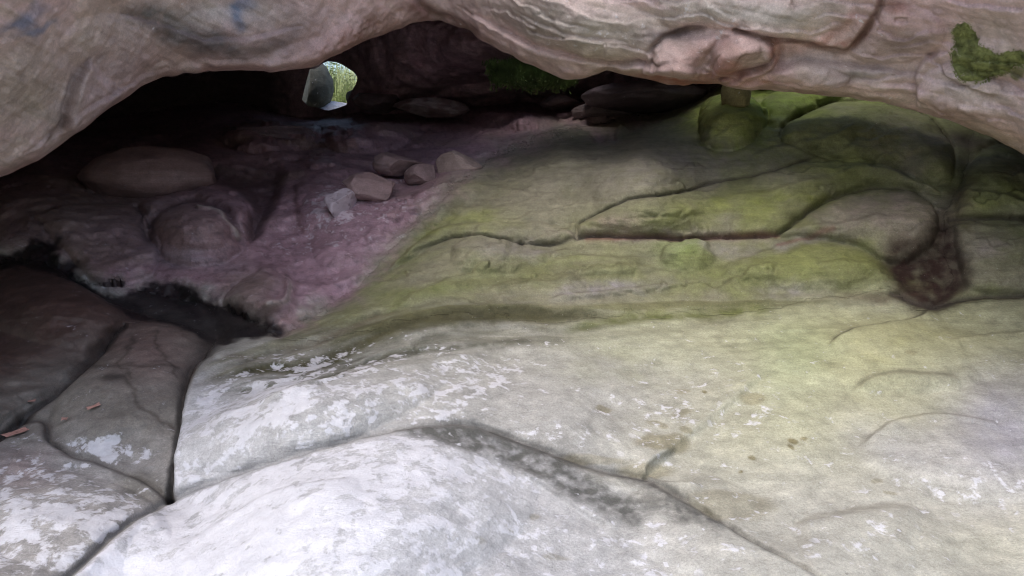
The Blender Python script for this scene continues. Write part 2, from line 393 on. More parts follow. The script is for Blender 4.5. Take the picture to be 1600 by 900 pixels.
rolls = [
    ([(906, 374), (908, 352), (950, 325), (1000, 308), (1060, 303), (1120, 285), (1180, 275), (1240, 257), (1300, 250), (1400, 262), (1470, 300), (1440, 298), (1400, 288), (1340, 293), (1290, 312), (1250, 342), (1208, 366), (1140, 370), (1080, 374), (1000, 370), (950, 371)], .12, .022),
    ([(1208, 372), (1250, 348), (1290, 318), (1340, 299), (1400, 294), (1440, 305), (1466, 338), (1462, 375), (1430, 402), (1390, 408), (1340, 385), (1280, 376)], .15, .022),
    ([(1210, 392), (1280, 380), (1340, 390), (1382, 410), (1390, 432), (1370, 446), (1300, 455), (1200, 452), (1130, 436), (1140, 405)], .09, 0, 1.4),
    ([(600, 425), (650, 378), (700, 352), (800, 348), (880, 356), (905, 378), (860, 385), (800, 379), (750, 369), (700, 373), (650, 400)], .06, .012),
    ([(700, 410), (716, 386), (745, 375), (800, 385), (850, 392), (898, 388), (900, 400), (850, 415), (790, 432), (720, 428)], .07, .0, 1.2),
    ([(1224, 222), (1226, 195), (1260, 176), (1310, 160), (1380, 156), (1450, 185), (1490, 232), (1486, 280), (1440, 285), (1400, 262), (1330, 258), (1288, 242)], .14, .018),
    ([(1090, 208), (1093, 178), (1112, 156), (1150, 146), (1182, 160), (1198, 190), (1172, 222), (1130, 233), (1100, 226)], .20, .02),
    ([(1186, 180), (1200, 150), (1260, 140), (1330, 146), (1262, 172), (1222, 200), (1205, 200)], .08, .014),
    ([(1494, 343), (1500, 290), (1530, 240), (1600, 225), (1720, 260), (1720, 350)], .10, .012),
    ([(1486, 352), (1600, 355), (1720, 358), (1720, 455), (1600, 458), (1525, 456), (1502, 430)], .10, .012),
    ([(1028, 412), (1034, 390), (1065, 379), (1105, 384), (1122, 405), (1100, 424), (1060, 428)], .07, .0, 1.3),
    ([(850, 470), (930, 456), (1040, 440), (1066, 450), (960, 466), (880, 474)], .03, .0, 1.2),
    ([(900, 415), (1000, 408), (1020, 425), (940, 436), (880, 432)], .03, .0, 1.2),
    ([(980, 330), (1080, 318), (1180, 306), (1230, 300), (1180, 330), (1060, 345)], .03, .0),
    # cave floor
    ([(50, 335), (150, 315), (212, 325), (246, 375), (236, 430), (160, 446), (108, 400)], .10, .012),
    ([(215, 320), (250, 302), (320, 298), (372, 310), (396, 345), (380, 392), (330, 418), (270, 414), (236, 380)], .16, .012),
    ([(345, 470), (375, 440), (415, 424), (448, 440), (455, 470), (430, 492), (395, 498)], .12, .012),
    ([(470, 330), (500, 270), (560, 262), (640, 290), (690, 300), (640, 350), (560, 410), (500, 420)], .06, .0),
    ([(340, 222), (380, 196), (450, 192), (500, 206), (480, 232), (400, 240)], .22, .01),
    ([(500, 215), (560, 200), (640, 210), (620, 232), (540, 240)], .12, .01),
    # left rocks
    ([(188, 520), (252, 505), (300, 530), (285, 565), (272, 640), (262, 700), (180, 720), (110, 712), (82, 690), (76, 665), (110, 610)], .05, .0, .9),
    ([(-60, 470), (80, 430), (170, 470), (190, 500), (120, 580), (40, 640), (-60, 680)], .10, .0)]
for a_ in rolls: roll(a_[0], a_[1] * .85, edge=a_[2] * .75, ew=3.2, p=a_[3] if len(a_) > 3 else .66)
def terraces(Uu, Vv, slope, gap, amp, q, seed, P):
    w = (Vv + np.cumsum(np.interp(Uu[0], *slope) * np.gradient(Uu[0]))[None] + q) / gap
    f = w - np.floor(w); k = _hash(np.floor(w), 0 * w.astype(int), 0 * w.astype(int), seed)
    m = ss(-.25, .35, fbm(np.stack([Uu / 130, np.floor(w) * 3.7, 0 * Uu], -1), 1, 2, seed + 3) + .3 * k)
    prof = ss(0, .10, f) * (1 - f) ** .8                     # sharp upper lip, rounded fall
    return amp * m * prof, m * np.exp(-(np.minimum(f, 1 - f) * gap / 1.6) ** 2)
tm = ss(490, 440, V + .12 * np.clip(700 - U, 0, 400) + 8 * q1) * ss(560, 700, U + .6 * (V - 300))
ta, tl1 = terraces(U, V, ([300, 700, 1000, 1700], [.35, .28, .14, .10]), 37, .030, 16 * q1 + 4 * q2, 401, P0)
tb, tl2 = terraces(U, V, ([300, 700, 1000, 1700], [.35, .28, .14, .10]), 15, .009, 16 * q1 + 4 * q2, 402, P0)
H += tm * (ta + tb); cracks.append((tm * tl1, .28)); cracks.append((tm * tl2, .12))
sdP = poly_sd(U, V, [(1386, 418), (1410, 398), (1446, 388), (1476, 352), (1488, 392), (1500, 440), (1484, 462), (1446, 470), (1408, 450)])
H -= .05 * ss(22, -34, poly_sd(UW, VW, [(1386, 418), (1410, 398), (1446, 388), (1476, 352), (1488, 392), (1500, 440), (1484, 462), (1446, 470), (1408, 450)]))                                  # brown hollow
# knob B: socket round the head, ridge on its right
DB, sB, TB = stroke(UW, VW, [(232, 372), (250, 338), (300, 318), (350, 335), (372, 378)], 60)
H -= .07 * np.exp(-(DB / 9) ** 2)
DB2, sb2, tb2 = stroke(UW, VW, [(318, 340), (345, 348), (370, 375)], 40); H += .05 * np.exp(-(DB2 / 5) ** 2)
# knob C: hooked ridge with a hollow inside it
DC, sC, TC = stroke(UW, VW, [(410, 425), (438, 430), (455, 455), (448, 478), (420, 490)], 50)
H += .05 * np.exp(-(DC / 7) ** 2); H -= .04 * dome(UW, VW, 433, 462, 18, 20, -20, .7)
# trough behind knob B
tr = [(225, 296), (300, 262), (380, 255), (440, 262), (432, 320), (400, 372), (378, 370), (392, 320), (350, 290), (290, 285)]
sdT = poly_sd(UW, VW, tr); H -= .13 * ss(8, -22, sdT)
# black crevice
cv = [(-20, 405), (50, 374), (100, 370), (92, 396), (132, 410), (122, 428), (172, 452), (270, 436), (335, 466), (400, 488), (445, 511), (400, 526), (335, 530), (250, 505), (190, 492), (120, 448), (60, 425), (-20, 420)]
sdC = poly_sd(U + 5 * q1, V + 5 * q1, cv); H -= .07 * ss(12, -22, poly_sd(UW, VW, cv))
H -= .06 * np.exp(-(stroke(UW, VW, B1, 60)[0] / 14) ** 2) * ss(620, 520, U)
# rough zones
rough_z = ss(-5, 30, sdC) * 0
sdpur = poly_sd(UW, VW, [(-400, 380), (0, 390), (150, 440), (330, 470), (440, 512), (520, 468), (580, 420), (640, 360), (700, 300), (760, 250), (850, 210), (950, 190), (1050, 165), (1125, 130), (1250, -100), (-400, -100)], False)
inpur = ss(9, -9, 9 * fbm(P0, .12, 4, 59) + sdpur)
leftslab = ss(8, -8, poly_sd(UW, VW, [(-800, 405), (60, 400), (170, 470), (336, 515), (286, 620), (263, 775), (108, 905), (-100, 1100), (-800, 1500)], False))
H += inpur * (.009 * fbm(P0, .11, 4, 51) + .020 * fbm(P0, .35, 4, 53, ridged=True) - .004 * np.abs(fbm(P0, .05, 3, 55)))
H += (1 - inpur) * (.004 * fbm(P0, .10, 4, 57) + .010 * fbm(P0, [.5, .18, .1], 4, 56) * (V < 520)) + leftslab * .01 * fbm(P0, .12, 4, 58)
for (cx, cy, r, h) in [(430, 215, 26, .07), (475, 220, 20, .05), (520, 212, 24, .05), (560, 222, 16, .05), (505, 250, 22, .04), (440, 245, 22, .04), (640, 330, 14, .03), (610, 345, 12, .03), (670, 350, 12, .02), (585, 372, 12, .02)]:
    H += h * dome(UF, VF, cx, cy, r * 1.3, r * .45, -5, .6)

# ---- pigments
def crk(c, col=(.045, .035, .03)):
    for m, s in cracks: c = mix(c, col, m * s)
    return c
n1 = fbm(P0, .5, 4, 61); n2 = fbm(P0, .16, 4, 63); n3 = fbm(P0, .05, 4, 65); n4 = fbm(P0, 1.1, 3, 67)
streak = fbm(np.stack([U / 110, (V + .12 * U) / 9, 0 * U], -1), 1, 4, 69)
col = np.zeros(U.shape + (3,)) + np.array([.38, .375, .35])
# main pale slab: grey near the bedding band, cream lower right, yellow-green right, lavender far right
col = mix(col, (.36, .36, .31), ss(620, 500, V + 18 * n2) * .8)
col = mix(col, (.43, .42, .36), ss(900, 1100, U + 60 * n1) * ss(560, 700, V) * .8)
col = mix(col, (.34, .35, .22), ss(640, 500, V + 25 * n2) * ss(800, 1000, U) * .7)
col = mix(col, (.37, .37, .19), np.exp(-(blob(UF, VF, 1440, 560, 260, 90, 0)) ** 2) * (.8 + .3 * n2))
col = mix(col, (.42, .42, .26), np.exp(-(blob(UF, VF, 1260, 650, 200, 90, -10)) ** 2) * .6)
col = mix(col, (.27, .36, .18), np.exp(-(blob(UF, VF, 1240, 560, 60, 60, 0)) ** 2) * .3)
col = mix(col, (.37, .36, .40), np.exp(-(blob(UF, VF, 1570, 670, 95, 85, 30)) ** 2) * (1 + .3 * n2))
col = mix(col, (.36, .355, .38), np.exp(-(blob(UF, VF, 1400, 700, 90, 30, 20)) ** 2) * .5)
col = mix(col, (.44, .43, .33), np.exp(-(blob(UF, VF, 1560, 850, 150, 60, 0)) ** 2) * .5)
# foreground: lighter
fg = ss(6, -14, poly_sd(UW, VW, C2 + [(1500, 1600), (-400, 1600), (-60, 1040)] + C1b[::-1][1:], False))
col = mix(col, (.50, .50, .51), fg * ss(1300, 600, U + 50 * n1) * .9)
col = mix(col, (.5, .5, .52), ss(800, 300, U) * ss(560, 640, V) * .6 * (1 - leftslab))
# mossy shelf
shelf = ss(34, -26, 12 * q1 + 8 * streak + poly_sd(UW, VW, [(430, 520), (450, 532), (520, 522), (600, 500), (700, 490), (800, 490), (900, 494), (1100, 486), (1230, 474), (1390, 455), (1455, 477), (1520, 464), (1800, 460), (2400, 450), (2400, -200), (1250, -200), (1125, 130), (1050, 165), (950, 190), (850, 210), (760, 250), (700, 300), (640, 360), (580, 420), (520, 468), (440, 512)], False))
sh = np.zeros_like(col) + np.array([.225, .215, .155])
sh = mix(sh, (.21, .19, .175), ss(.1, .6, n1 + .4 * streak) * .7)
def paint(c, rgb, cx, cy, rx, ry, rot=0, k=1.0, nz=None):
    return mix(c, rgb, np.exp(-(blob(UF, VF, cx, cy, rx, ry, rot)) ** 2.5) * k * (1 if nz is None else np.clip(.75 + .5 * nz, 0, 1.3)))
G1, G2, G3 = (.165, .19, .06), (.22, .245, .075), (.16, .23, .04)
sh = mix(sh, (.18, .195, .075), ss(-.5, .4, n1 + .5 * q1) * (.25 + .5 * ss(1000, 1180, U)))
for a in [(G3, 1180, 200, 120, 40, 0, .7), (G1, 1380, 210, 120, 50, 0, .6), (G3, 1300, 158, 120, 16, 4, .9), (G1, 620, 400, 110, 34, -30, .7), (G2, 720, 352, 80, 16, -8, .7), (G2, 1180, 330, 260, 30, -10, .9), (G1, 1010, 335, 90, 26, -6, .5), (G2, 1340, 260, 130, 26, 0, .7),
          (G3, 1132, 185, 60, 46, 0, 1.0), ((.38, .42, .13), 1128, 192, 46, 36, 0, 1.0), ((.24, .26, .13), 1370, 205, 110, 45, 0, .6), (G3, 1210, 165, 110, 30, 0, .9), (G2, 1240, 215, 55, 30, -20, .5), (G1, 1330, 180, 130, 24, 0, .6),
          ((.22, .33, .07), 1062, 398, 50, 24, 0, .45), (G2, 1345, 405, 52, 34, -10, .7), (G2, 1250, 410, 120, 26, 0, .5), (G1, 860, 420, 130, 26, 0, .55), (G1, 640, 470, 150, 26, -8, .7),
          (G1, 1100, 440, 220, 34, 0, .55), (G1, 1550, 290, 80, 70, 0, .7), (G1, 1570, 390, 60, 50, 0, .5), (G2, 1545, 320, 60, 18, 0, .5), (G1, 1400, 330, 40, 20, 0, .4),
          ((.15, .15, .03), 930, 494, 330, 9, -1, .8), ((.12, .115, .04), 560, 540, 170, 11, -17, .75), ((.13, .13, .05), 700, 497, 120, 9, -6, .7), ((.12, .12, .04), 1180, 479, 120, 6, -6, .7), ((.14, .14, .05), 640, 500, 90, 8, -16, .6)]:
    sh = paint(sh, a[0], *a[1:6], k=a[6], nz=n2 + .5 * streak)
for a in [((.27, .22, .20), 1385, 335, 90, 36, -5, .75), ((.30, .26, .21), 1435, 345, 40, 36, 0, .7), ((.24, .205, .19), 1040, 372, 170, 9, 0, .8), ((.25, .20, .17), 970, 352, 40, 18, 0, .75),
          ((.27, .25, .27), 950, 452, 85, 12, -6, .8), ((.23, .21, .21), 800, 395, 60, 16, 0, .6), ((.25, .23, .24), 1230, 385, 60, 12, -8, .7), ((.24, .22, .22), 1120, 395, 60, 12, 0, .6),
          ((.19, .175, .165), 1060, 250, 200, 36, -6, .7), ((.19, .18, .14), 900, 250, 110, 50, -10, .6), ((.2, .17, .15), 1420, 240, 70, 50, 30, .55), ((.28, .25, .23), 1540, 395, 34, 28, 0, .7),
          ((.26, .24, .25), 1250, 455, 60, 14, 0, .6), ((.29, .285, .30), 1370, 480, 90, 16, 0, .8), ((.13, .085, .06), 1500, 330, 30, 40, 0, .4)]:
    sh = paint(sh, a[0], *a[1:6], k=a[6], nz=n3)
col = col * (1 - shelf[..., None]) + sh * shelf[..., None]
# bedding band: thin olive and brown lines following the sweep
bl = ss(.15, .6, bed) * bedz
col = mix(col, (.13, .13, .06), bl * .75 * ss(60, -10, W_))
col = mix(col, (.2, .195, .15), bl * .5 * ss(-20, 30, W_) * ss(1000, 800, U))
H_extra = np.zeros(U.shape)
for pts, w, c_, k in [([(310, 600), (400, 576), (500, 562), (590, 524), (660, 505), (760, 494), (900, 500)], 9, (.085, .08, .03), .95),
                      ([(320, 625), (420, 605), (500, 596), (570, 570), (640, 548), (760, 536), (880, 530)], 5, (.11, .11, .08), .9),
                      ([(340, 560), (430, 552), (520, 525), (620, 480)], 4, (.12, .10, .07), .7),
                      ([(880, 515), (960, 500), (1080, 492), (1220, 482)], 7, (.11, .13, .03), .8),
                      ([(420, 540), (480, 535), (560, 505), (640, 485)], 2.5, (.13, .10, .07), .5),
                      ([(640, 655), (740, 664), (810, 690), (870, 716), (940, 740), (1005, 752), (1100, 800), (1180, 850), (1250, 893)], 8, (.09, .09, .085), .8)]:
    D, S, T = stroke(UW, VW, pts, 70); w2 = w * (.9 + .9 * np.abs(q1))
    col = mix(col, c_, np.exp(-(D / w2) ** 2) * k * np.minimum(1, np.sin(np.pi * T) * 3) * np.clip(.8 + .5 * q2, 0, 1))
    H_extra = H_extra - np.exp(-((D - 2) / 4) ** 2) * .006
for k_, (off, w, kk, t0, t1) in enumerate([(-44, 2.2, .5, .1, .7), (-30, 3, .6, 0, .6), (-20, 2, .5, .2, 1), (-12, 4, .75, 0, 1), (-3, 5.5, .85, 0, 1), (6, 3.5, .8, .1, .9), (14, 2, .6, 0, .7), (22, 2.6, .6, .15, .8), (33, 2.2, .6, .1, 1), (42, 3.2, .65, .3, 1), (52, 2, .5, .2, .7)]):
    cur = [(300, 618), (400, 584), (500, 563), (590, 528), (700, 500), (800, 492), (900, 496), (1000, 494)]
    cur = [(x, y + off * np.interp(x, [300, 500, 700, 1000], [.8, 1.0, .6, .35])) for x, y in cur]
    D, S, T = stroke(U + 3 * q1, V + 5 * q1 + 2.0 * q2, cur, 40)
    e = ss(t0, t0 + .15, T) * ss(t1, t1 - .2, T) * np.clip(.75 + .7 * fbm(np.stack([U / 80, 0 * V + k_ * 7, 0 * U], -1), 1, 3, 13), 0, 1)
    col = mix(col, (.06, .058, .028) if off < 8 else (.085, .085, .06), np.exp(-(D / (w * (1.15 + .5 * np.sin(np.pi * T)))) ** 2) * min(1, kk * 1.2) * e)
    H_extra = H_extra - e * (np.exp(-(D / w) ** 2) * .007) + e * .006 * ss(-1.5, 1.5, D * -S) * np.exp(-D / 12)
# wedge under the foreground joint: grey algae, with the steep face's shading painted in
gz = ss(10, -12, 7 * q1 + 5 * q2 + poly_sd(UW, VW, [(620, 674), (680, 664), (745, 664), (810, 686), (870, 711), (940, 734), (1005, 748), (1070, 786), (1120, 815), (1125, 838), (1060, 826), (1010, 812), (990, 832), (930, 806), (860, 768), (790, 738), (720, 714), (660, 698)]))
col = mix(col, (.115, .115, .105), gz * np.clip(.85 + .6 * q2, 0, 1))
col = mix(col, (.5, .49, .43), np.exp(-(blob(UF, VF, 960, 762, 60, 14, 22)) ** 2) * .6)
# stains
for (cx, cy, rx, ry, k) in [(1040, 690, 44, 16, .6), (950, 636, 12, 5, .6), (1238, 684, 11, 5, .9), (1228, 696, 5, 5, .8), (1260, 680, 7, 3, .8), (1180, 620, 22, 9, .5), (1070, 645, 20, 5, .5), (1030, 660, 14, 4, .5), (1170, 716, 5, 3, .8),
                            (1110, 612, 5, 3, .9), (1150, 735, 3, 2, .9), (1390, 765, 12, 4, .4), (1375, 748, 10, 3, .4), (1010, 735, 40, 12, .5), (930, 720, 60, 8, .4), (1140, 790, 60, 22, .4), (1075, 668, 12, 6, .5),
                            (870, 875, 30, 5, .35), (790, 830, 14, 5, .4), (845, 812, 10, 5, .4), (735, 855, 14, 6, .3), (1430, 560, 12, 4, .4), (1075, 615, 10, 5, .4)]:
    col = mix(col, (.20, .175, .09), ss(1.25, .75, blob(UF, VF, cx, cy, rx, ry, 0)) * k)
# brown hollow
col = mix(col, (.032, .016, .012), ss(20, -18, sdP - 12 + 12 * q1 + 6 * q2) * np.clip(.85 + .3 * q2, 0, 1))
col = mix(col, (.07, .04, .03), np.exp(-(blob(UF, VF, 1503, 300, 14, 50, 8)) ** 2) * .45)
col = mix(col, (.05, .035, .03), np.exp(-(blob(UF, VF, 1520, 225, 46, 14, 12)) ** 2) * .8)
col = mix(col, (.09, .06, .045), np.exp(-(blob(UF, VF, 1370, 462, 70, 8, 0)) ** 2) * .6)
col = mix(col, (.06, .04, .03), np.exp(-(stroke(UW, VW, C6, 60)[0] / 9) ** 2) * .22 * np.clip(.8 + .5 * q2, 0, 1))
# red seam
D, S, T = stroke(UW, VW, [(920, 376), (1000, 372), (1080, 376), (1150, 370), (1210, 368)], 30); col = mix(col, (.16, .06, .05), np.exp(-(D / 4) ** 2) * .7)
D, S, T = stroke(UW, VW, [(1210, 385), (1250, 378), (1300, 366)], 30); col = mix(col, (.18, .09, .08), np.exp(-(D / 3) ** 2) * .6)
# purple cave floor
pu = np.zeros_like(col) + np.array([.35, .225, .262])
pu = mix(pu, (.42, .29, .33), ss(0, .7, n2 + .3 * n3) * .6); pu = mix(pu, (.30, .21, .19), ss(.0, .6, -n1 + .3 * n2) * .7)
pu = mix(pu, (.24, .195, .17), np.exp(-(blob(UF, VF, 110, 340, 170, 70, 0)) ** 2) * .8)
pu = mix(pu, (.20, .145, .125), np.exp(-(blob(UF, VF, 300, 372, 80, 50, 10)) ** 3) * .6)
pu = mix(pu, (.21, .17, .14), np.exp(-(blob(UF, VF, 395, 462, 60, 36, 10)) ** 3) * .8)
pu = mix(pu, (.33, .28, .31), np.exp(-(blob(UF, VF, 290, 412, 80, 12, 6)) ** 2) * .55)
pu = mix(pu, (.36, .25, .31), np.exp(-(blob(UF, VF, 560, 400, 130, 60, -35)) ** 2) * .6)
pu = mix(pu, (.05, .035, .03), ss(6, -10, sdT) * .55)  # shadow lying in the trough, painted into the pigment
pu = mix(pu, (.10, .05, .05), np.exp(-(stroke(UW, VW, [(462, 292), (466, 325), (474, 362)], 30)[0] / 4) ** 2) * .7)
pu = mix(pu, (.08, .05, .05), np.exp(-(DB / 5) ** 2) * .5); pu = mix(pu, (.50, .46, .42), np.exp(-(DB2 / 3.5) ** 2) * .7)
pu = mix(pu, (.45, .40, .36), np.exp(-(DC / 3.5) ** 2) * .6 * ss(.3, .6, TC)); pu = mix(pu, (.38, .34, .31), np.exp(-(blob(UF, VF, 175, 318, 36, 5, 3)) ** 2) * .7)
pu = mix(pu, (.06, .035, .045), ss(.35, .6, fbm(P0, .035, 3, 77)) * .35)
ipc = ss(30, -30, 20 * q1 + 8 * q2 + sdpur)
col = col * (1 - ipc[..., None]) + pu * ipc[..., None]
# left slabs: dark maroon above, grey-green wedge, lichened low slab
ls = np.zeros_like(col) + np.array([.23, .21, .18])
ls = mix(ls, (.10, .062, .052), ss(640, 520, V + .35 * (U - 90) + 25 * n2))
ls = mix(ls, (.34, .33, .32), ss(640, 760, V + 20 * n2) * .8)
ls = mix(ls, (.24, .17, .15), np.exp(-(blob(UF, VF, 230, 555, 60, 50, -20)) ** 2) * .8)
ls = mix(ls, (.26, .20, .19), np.exp(-(blob(UF, VF, 30, 740, 60, 30, 0)) ** 2) * .7)
ls = mix(ls, (.05, .04, .035), np.exp(-(blob(UF, VF, 186, 603, 14, 8, 0)) ** 2) * .8)
ls = mix(ls, (.15, .14, .12), ss(10, -10, D2 * 0 + blob(UF, VF, 235, 760, 40, 26, 20) * 20 - 22) * .8)
for pts in [[(196, 603), (215, 630), (240, 650), (275, 665)], [(215, 530), (190, 575), (205, 600)], [(120, 570), (190, 580), (270, 575)], [(250, 520), (255, 560), (270, 590)]]:
    D, S, T = stroke(UF, VF, pts, 30); ls = mix(ls, (.07, .055, .045), np.exp(-(D / 3.5) ** 2) * .6)
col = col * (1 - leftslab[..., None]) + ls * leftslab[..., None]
col = mix(col, (.012, .007, .009), ss(3, -9, sdC + 6 * q2) * np.clip(.95 + .12 * q1, 0, 1))  # shade in the crevice's depth painted in as near-black
col = crk(col)
col *= (1 + .10 * n3 + .07 * streak)[..., None]
col = np.clip(col, .01, .85)

# ---- lichen density (threshold raised by the shader's noise)
def lz(*a, k=1.0): return np.exp(-(blob(UF, VF, *a)) ** 2.2)
dg = fbm(np.stack([(U * .9 - V * .45) / 60, (V * .9 + U * .42) / 9, 0 * U], -1), 1, 4, 71)
sp = fbm(P0, .05, 3, 73)
Lm = .34 + np.zeros(U.shape)
def lup(v, m):
    global Lm
    Lm = Lm + (v - Lm) * np.clip(m, 0, 1) * (v > Lm)
nl = 1 - leftslab
lup(.53, nl * lz(400, 640, 230, 75, -20)); lup(.50, lz(680, 600, 150, 50, -12)); lup(.47, lz(700, 700, 200, 40, 10))
lup(.60, nl * lz(330, 880, 420, 130, -14)); lup(.57, lz(520, 770, 300, 50, -8)); lup(.44, lz(900, 870, 320, 100, 0))
lup(.42, lz(1330, 850, 140, 50, 0)); lup(.42, lz(1530, 760, 180, 60, 0)); lup(.405, lz(1090, 660, 260, 120, 0))
lup(.55, lz(80, 820, 170, 90, 0)); lup(.56, lz(180, 708, 60, 16, -6)); lup(.45, lz(950, 790, 100, 30, 20))
Lm += (Lm > .40) * (.09 * dg * ss(1000, 700, U) + .03 * n2 + .045 * sp)
Lm -= .22 * gz * (1 - .5 * ss(.1, .5, sp)) + .12 * shelf
for m, s_ in cracks[:5]: Lm -= m * .4
Lm = np.where(inpur > .5, .33 + .10 * ss(0, 1, lz(540, 350, 160, 60, -20)) + .14 * ss(0, 1, lz(520, 320, 30, 40, 0)) + .05 * sp, Lm)
Lm = np.clip(Lm, .1, 1)

PF = relief(P0, NF, H + H_extra, .30)
# ---- split into rocks at their joints
def inside(pts): return poly_sd(U, V, catmull(pts, 4), False) < 0
big = 5000
reg = np.zeros(U.shape, int)                                     # 0 main slab
reg[shelf > .5] = 3
reg[inpur > .5] = 1
rb = [(1520, -200)] + C6 + [(1520, 464), (1600, 462), (1750, 455), (2400, 450), (2400, -200)]
reg[(poly_sd(UW, VW, rb, False) < 0) & (reg == 3)] = 4
fgp = C2 + [(1500, 1600), (-400, 1600), (-60, 1040)] + C1b[::-1][1:]
reg[poly_sd(UW, VW, fgp, False) < 0] = 2
lw = leftslab > .5
reg[lw] = 7
wedge = [(192, 505), (150, 560), (100, 610), (60, 640), (30, 660)] + C4[1:] + C1[::-1] + [(250, 490)]
reg[(poly_sd(UW, VW, wedge, False) < 0) & lw] = 5
low = [(-800, 725), (-80, 720), (-10, 690), (30, 660)] + C4[1:] + C1b[1:] + [(-60, 1600), (-800, 1600)]
reg[(poly_sd(UW, VW, low, False) < 0) & lw] = 6
nr, nc = U.shape
idx = np.arange(nr * nc).reshape(nr, nc)
quads = np.stack([idx[:-1, :-1], idx[1:, :-1], idx[1:, 1:], idx[:-1, 1:]], -1).reshape(-1, 4)
qreg = reg[:-1, :-1].ravel().copy(); qreg[(Yf[:-1, :-1] > 10.3).ravel()] = -1   # the cave floor ends at the window sill
info = {
    0: ('rock_slab', 'wide pale yellow-green slab between the mossy shelf and the white foreground rock', 'rock slab', M_floor),
    1: ('cave_floor', None, None, M_cave),
    2: ('rock_slab', 'smooth white lichened foreground rock, the brightest and nearest, below the grey curved joint', 'rock slab', M_floor),
    3: ('rock_shelf', 'mossy green and brown layered rock shelf with wavy cracks under the right overhang', 'rock shelf', M_floor),
    4: ('rock_block', 'mossy block at the right edge beyond the dark brown hollow, cut by one level crack', 'rock', M_floor),
    5: ('rock_wedge', 'brown and grey wedge of rock between two dark cracks, left of the pale slab', 'rock', M_floor),
    6: ('rock_slab', 'low grey slab crusted with white lichen in the bottom left corner', 'rock slab', M_floor),
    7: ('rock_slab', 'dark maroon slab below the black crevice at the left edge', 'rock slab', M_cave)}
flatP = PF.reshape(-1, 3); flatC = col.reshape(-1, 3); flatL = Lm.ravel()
down = np.array([0, .12, -.35])
for r_, (nm, lab, cat, mt) in info.items():
    q = quads[qreg == r_]
    # rim walls give each rock its thickness
    e = np.concatenate([q[:, [0, 1]], q[:, [1, 2]], q[:, [2, 3]], q[:, [3, 0]]])
    key = np.sort(e, 1); key = key[:, 0] * (nr * nc) + key[:, 1]
    _, inv, cnt = np.unique(key, return_inverse=True, return_counts=True); be = e[cnt[inv] == 1]
    used, inv2 = np.unique(q, return_inverse=True); q2 = inv2.reshape(-1, 4)
    pts = flatP[used]; cc = flatC[used]; ll = flatL[used]
    bv = np.unique(be); remap = -np.ones(nr * nc, int); remap[used] = np.arange(len(used)); low_i = -np.ones(nr * nc, int); low_i[bv] = len(used) + np.arange(len(bv))
    pts = np.vstack([pts, flatP[bv] + down]); cc = np.vstack([cc, flatC[bv] * .6]); ll = np.concatenate([ll, flatL[bv] * 0])
    wq = np.stack([remap[be[:, 1]], remap[be[:, 0]], low_i[be[:, 0]], low_i[be[:, 1]]], 1)
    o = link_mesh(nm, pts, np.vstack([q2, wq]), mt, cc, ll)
    if lab: tag(o, lab, cat)
    else: tag(o, kind='structure')

# ------------------------------------------------------------------ 2. OVERHANG: two great boulders forming the roof
lipL = [(-700, 640, 2.4), (-300, 430, 2.9), (0, 277, 3.5), (60, 250, 3.65), (110, 212, 3.8), (150, 180, 3.95), (190, 153, 4.1), (240, 125, 4.3), (290, 111, 4.45), (350, 107, 4.6), (420, 108, 4.75), (480, 103, 4.9), (530, 84, 5.1), (580, 58, 5.3), (640, 38, 5.5), (690, 31, 5.6),
        (730, 47, 5.5), (780, 76, 5.35), (830, 103, 5.2), (880, 123, 5.1), (915, 121, 5.0), (945, 112, 4.95), (990, 122, 4.9), (1045, 136, 4.8), (1118, 127, 4.7), (1180, 140, 4.65), (1260, 145, 4.6), (1340, 150, 4.55), (1400, 163, 4.45), (1460, 181, 4.35), (1530, 208, 4.2), (1600, 242, 4.05), (1900, 400, 3.4), (2300, 650, 2.8)]
lip = np.array(lipL, float)
uc = axis(-700, 2300, 2.0, -12, 1612, 1.12)
lv = np.interp(uc, lip[:, 0], lip[:, 1]); ly = np.interp(uc, lip[:, 0], lip[:, 2])
ker = np.exp(-(np.arange(-5, 6) / 3.) ** 2); ker /= ker.sum()
lv = np.convolve(np.pad(lv, 5, 'edge'), ker, 'valid'); ly = np.convolve(np.pad(ly, 9 * 5 // 9, 'edge'), ker, 'valid')
lv += 3.0 * vnoise(np.stack([uc / 60, 0 * uc, 0 * uc], -1), 3) + 1.6 * vnoise(np.stack([uc / 17, 0 * uc, 0 * uc], -1), 4)
# rows: front face as distance above the lip (0 at the lip)
hh = np.concatenate([np.array([900, 760, 640, 540, 460, 400, 360, 330, 310]), np.arange(296, 3, -2.0), np.array([2.6, 1.4, .6, .15, 0])])
Uc = np.broadcast_to(uc, (len(hh), len(uc))).copy(); Hc = np.broadcast_to(hh[:, None], Uc.shape)
vtop = np.minimum(-420 + 0 * lv, lv - 320)
Vc = lv[None] - Hc * ((lv - vtop) / 900.)[None] * np.where(Hc > 296, 1, 1)
# keep constant 2-mark rows close to the lip and blend out to the top
lin = lv[None] - Hc; k = ss(260, 900, Hc); Vc = lin * (1 - k) + np.minimum(lin, vtop[None]) * k
Vc = np.minimum(Vc, lin + 0) if False else Vc
q = np.clip(Hc / 46., 0, 1)
Yc = ly[None] - .20 * np.sqrt(np.clip(1 - (1 - q) ** 2, 0, 1)) - .0021 * np.clip(Hc - 20, 0, 400) - .0008 * np.clip(Hc - 400, 0, None)
Yc = np.clip(Yc, 1.6, 9)
Pc = at(Uc, Vc, Yc)
Nc = normals(Pc); Nc = np.where(np.sum(Nc * (Pc - EYE), -1, keepdims=True) > 0, -Nc, Nc)
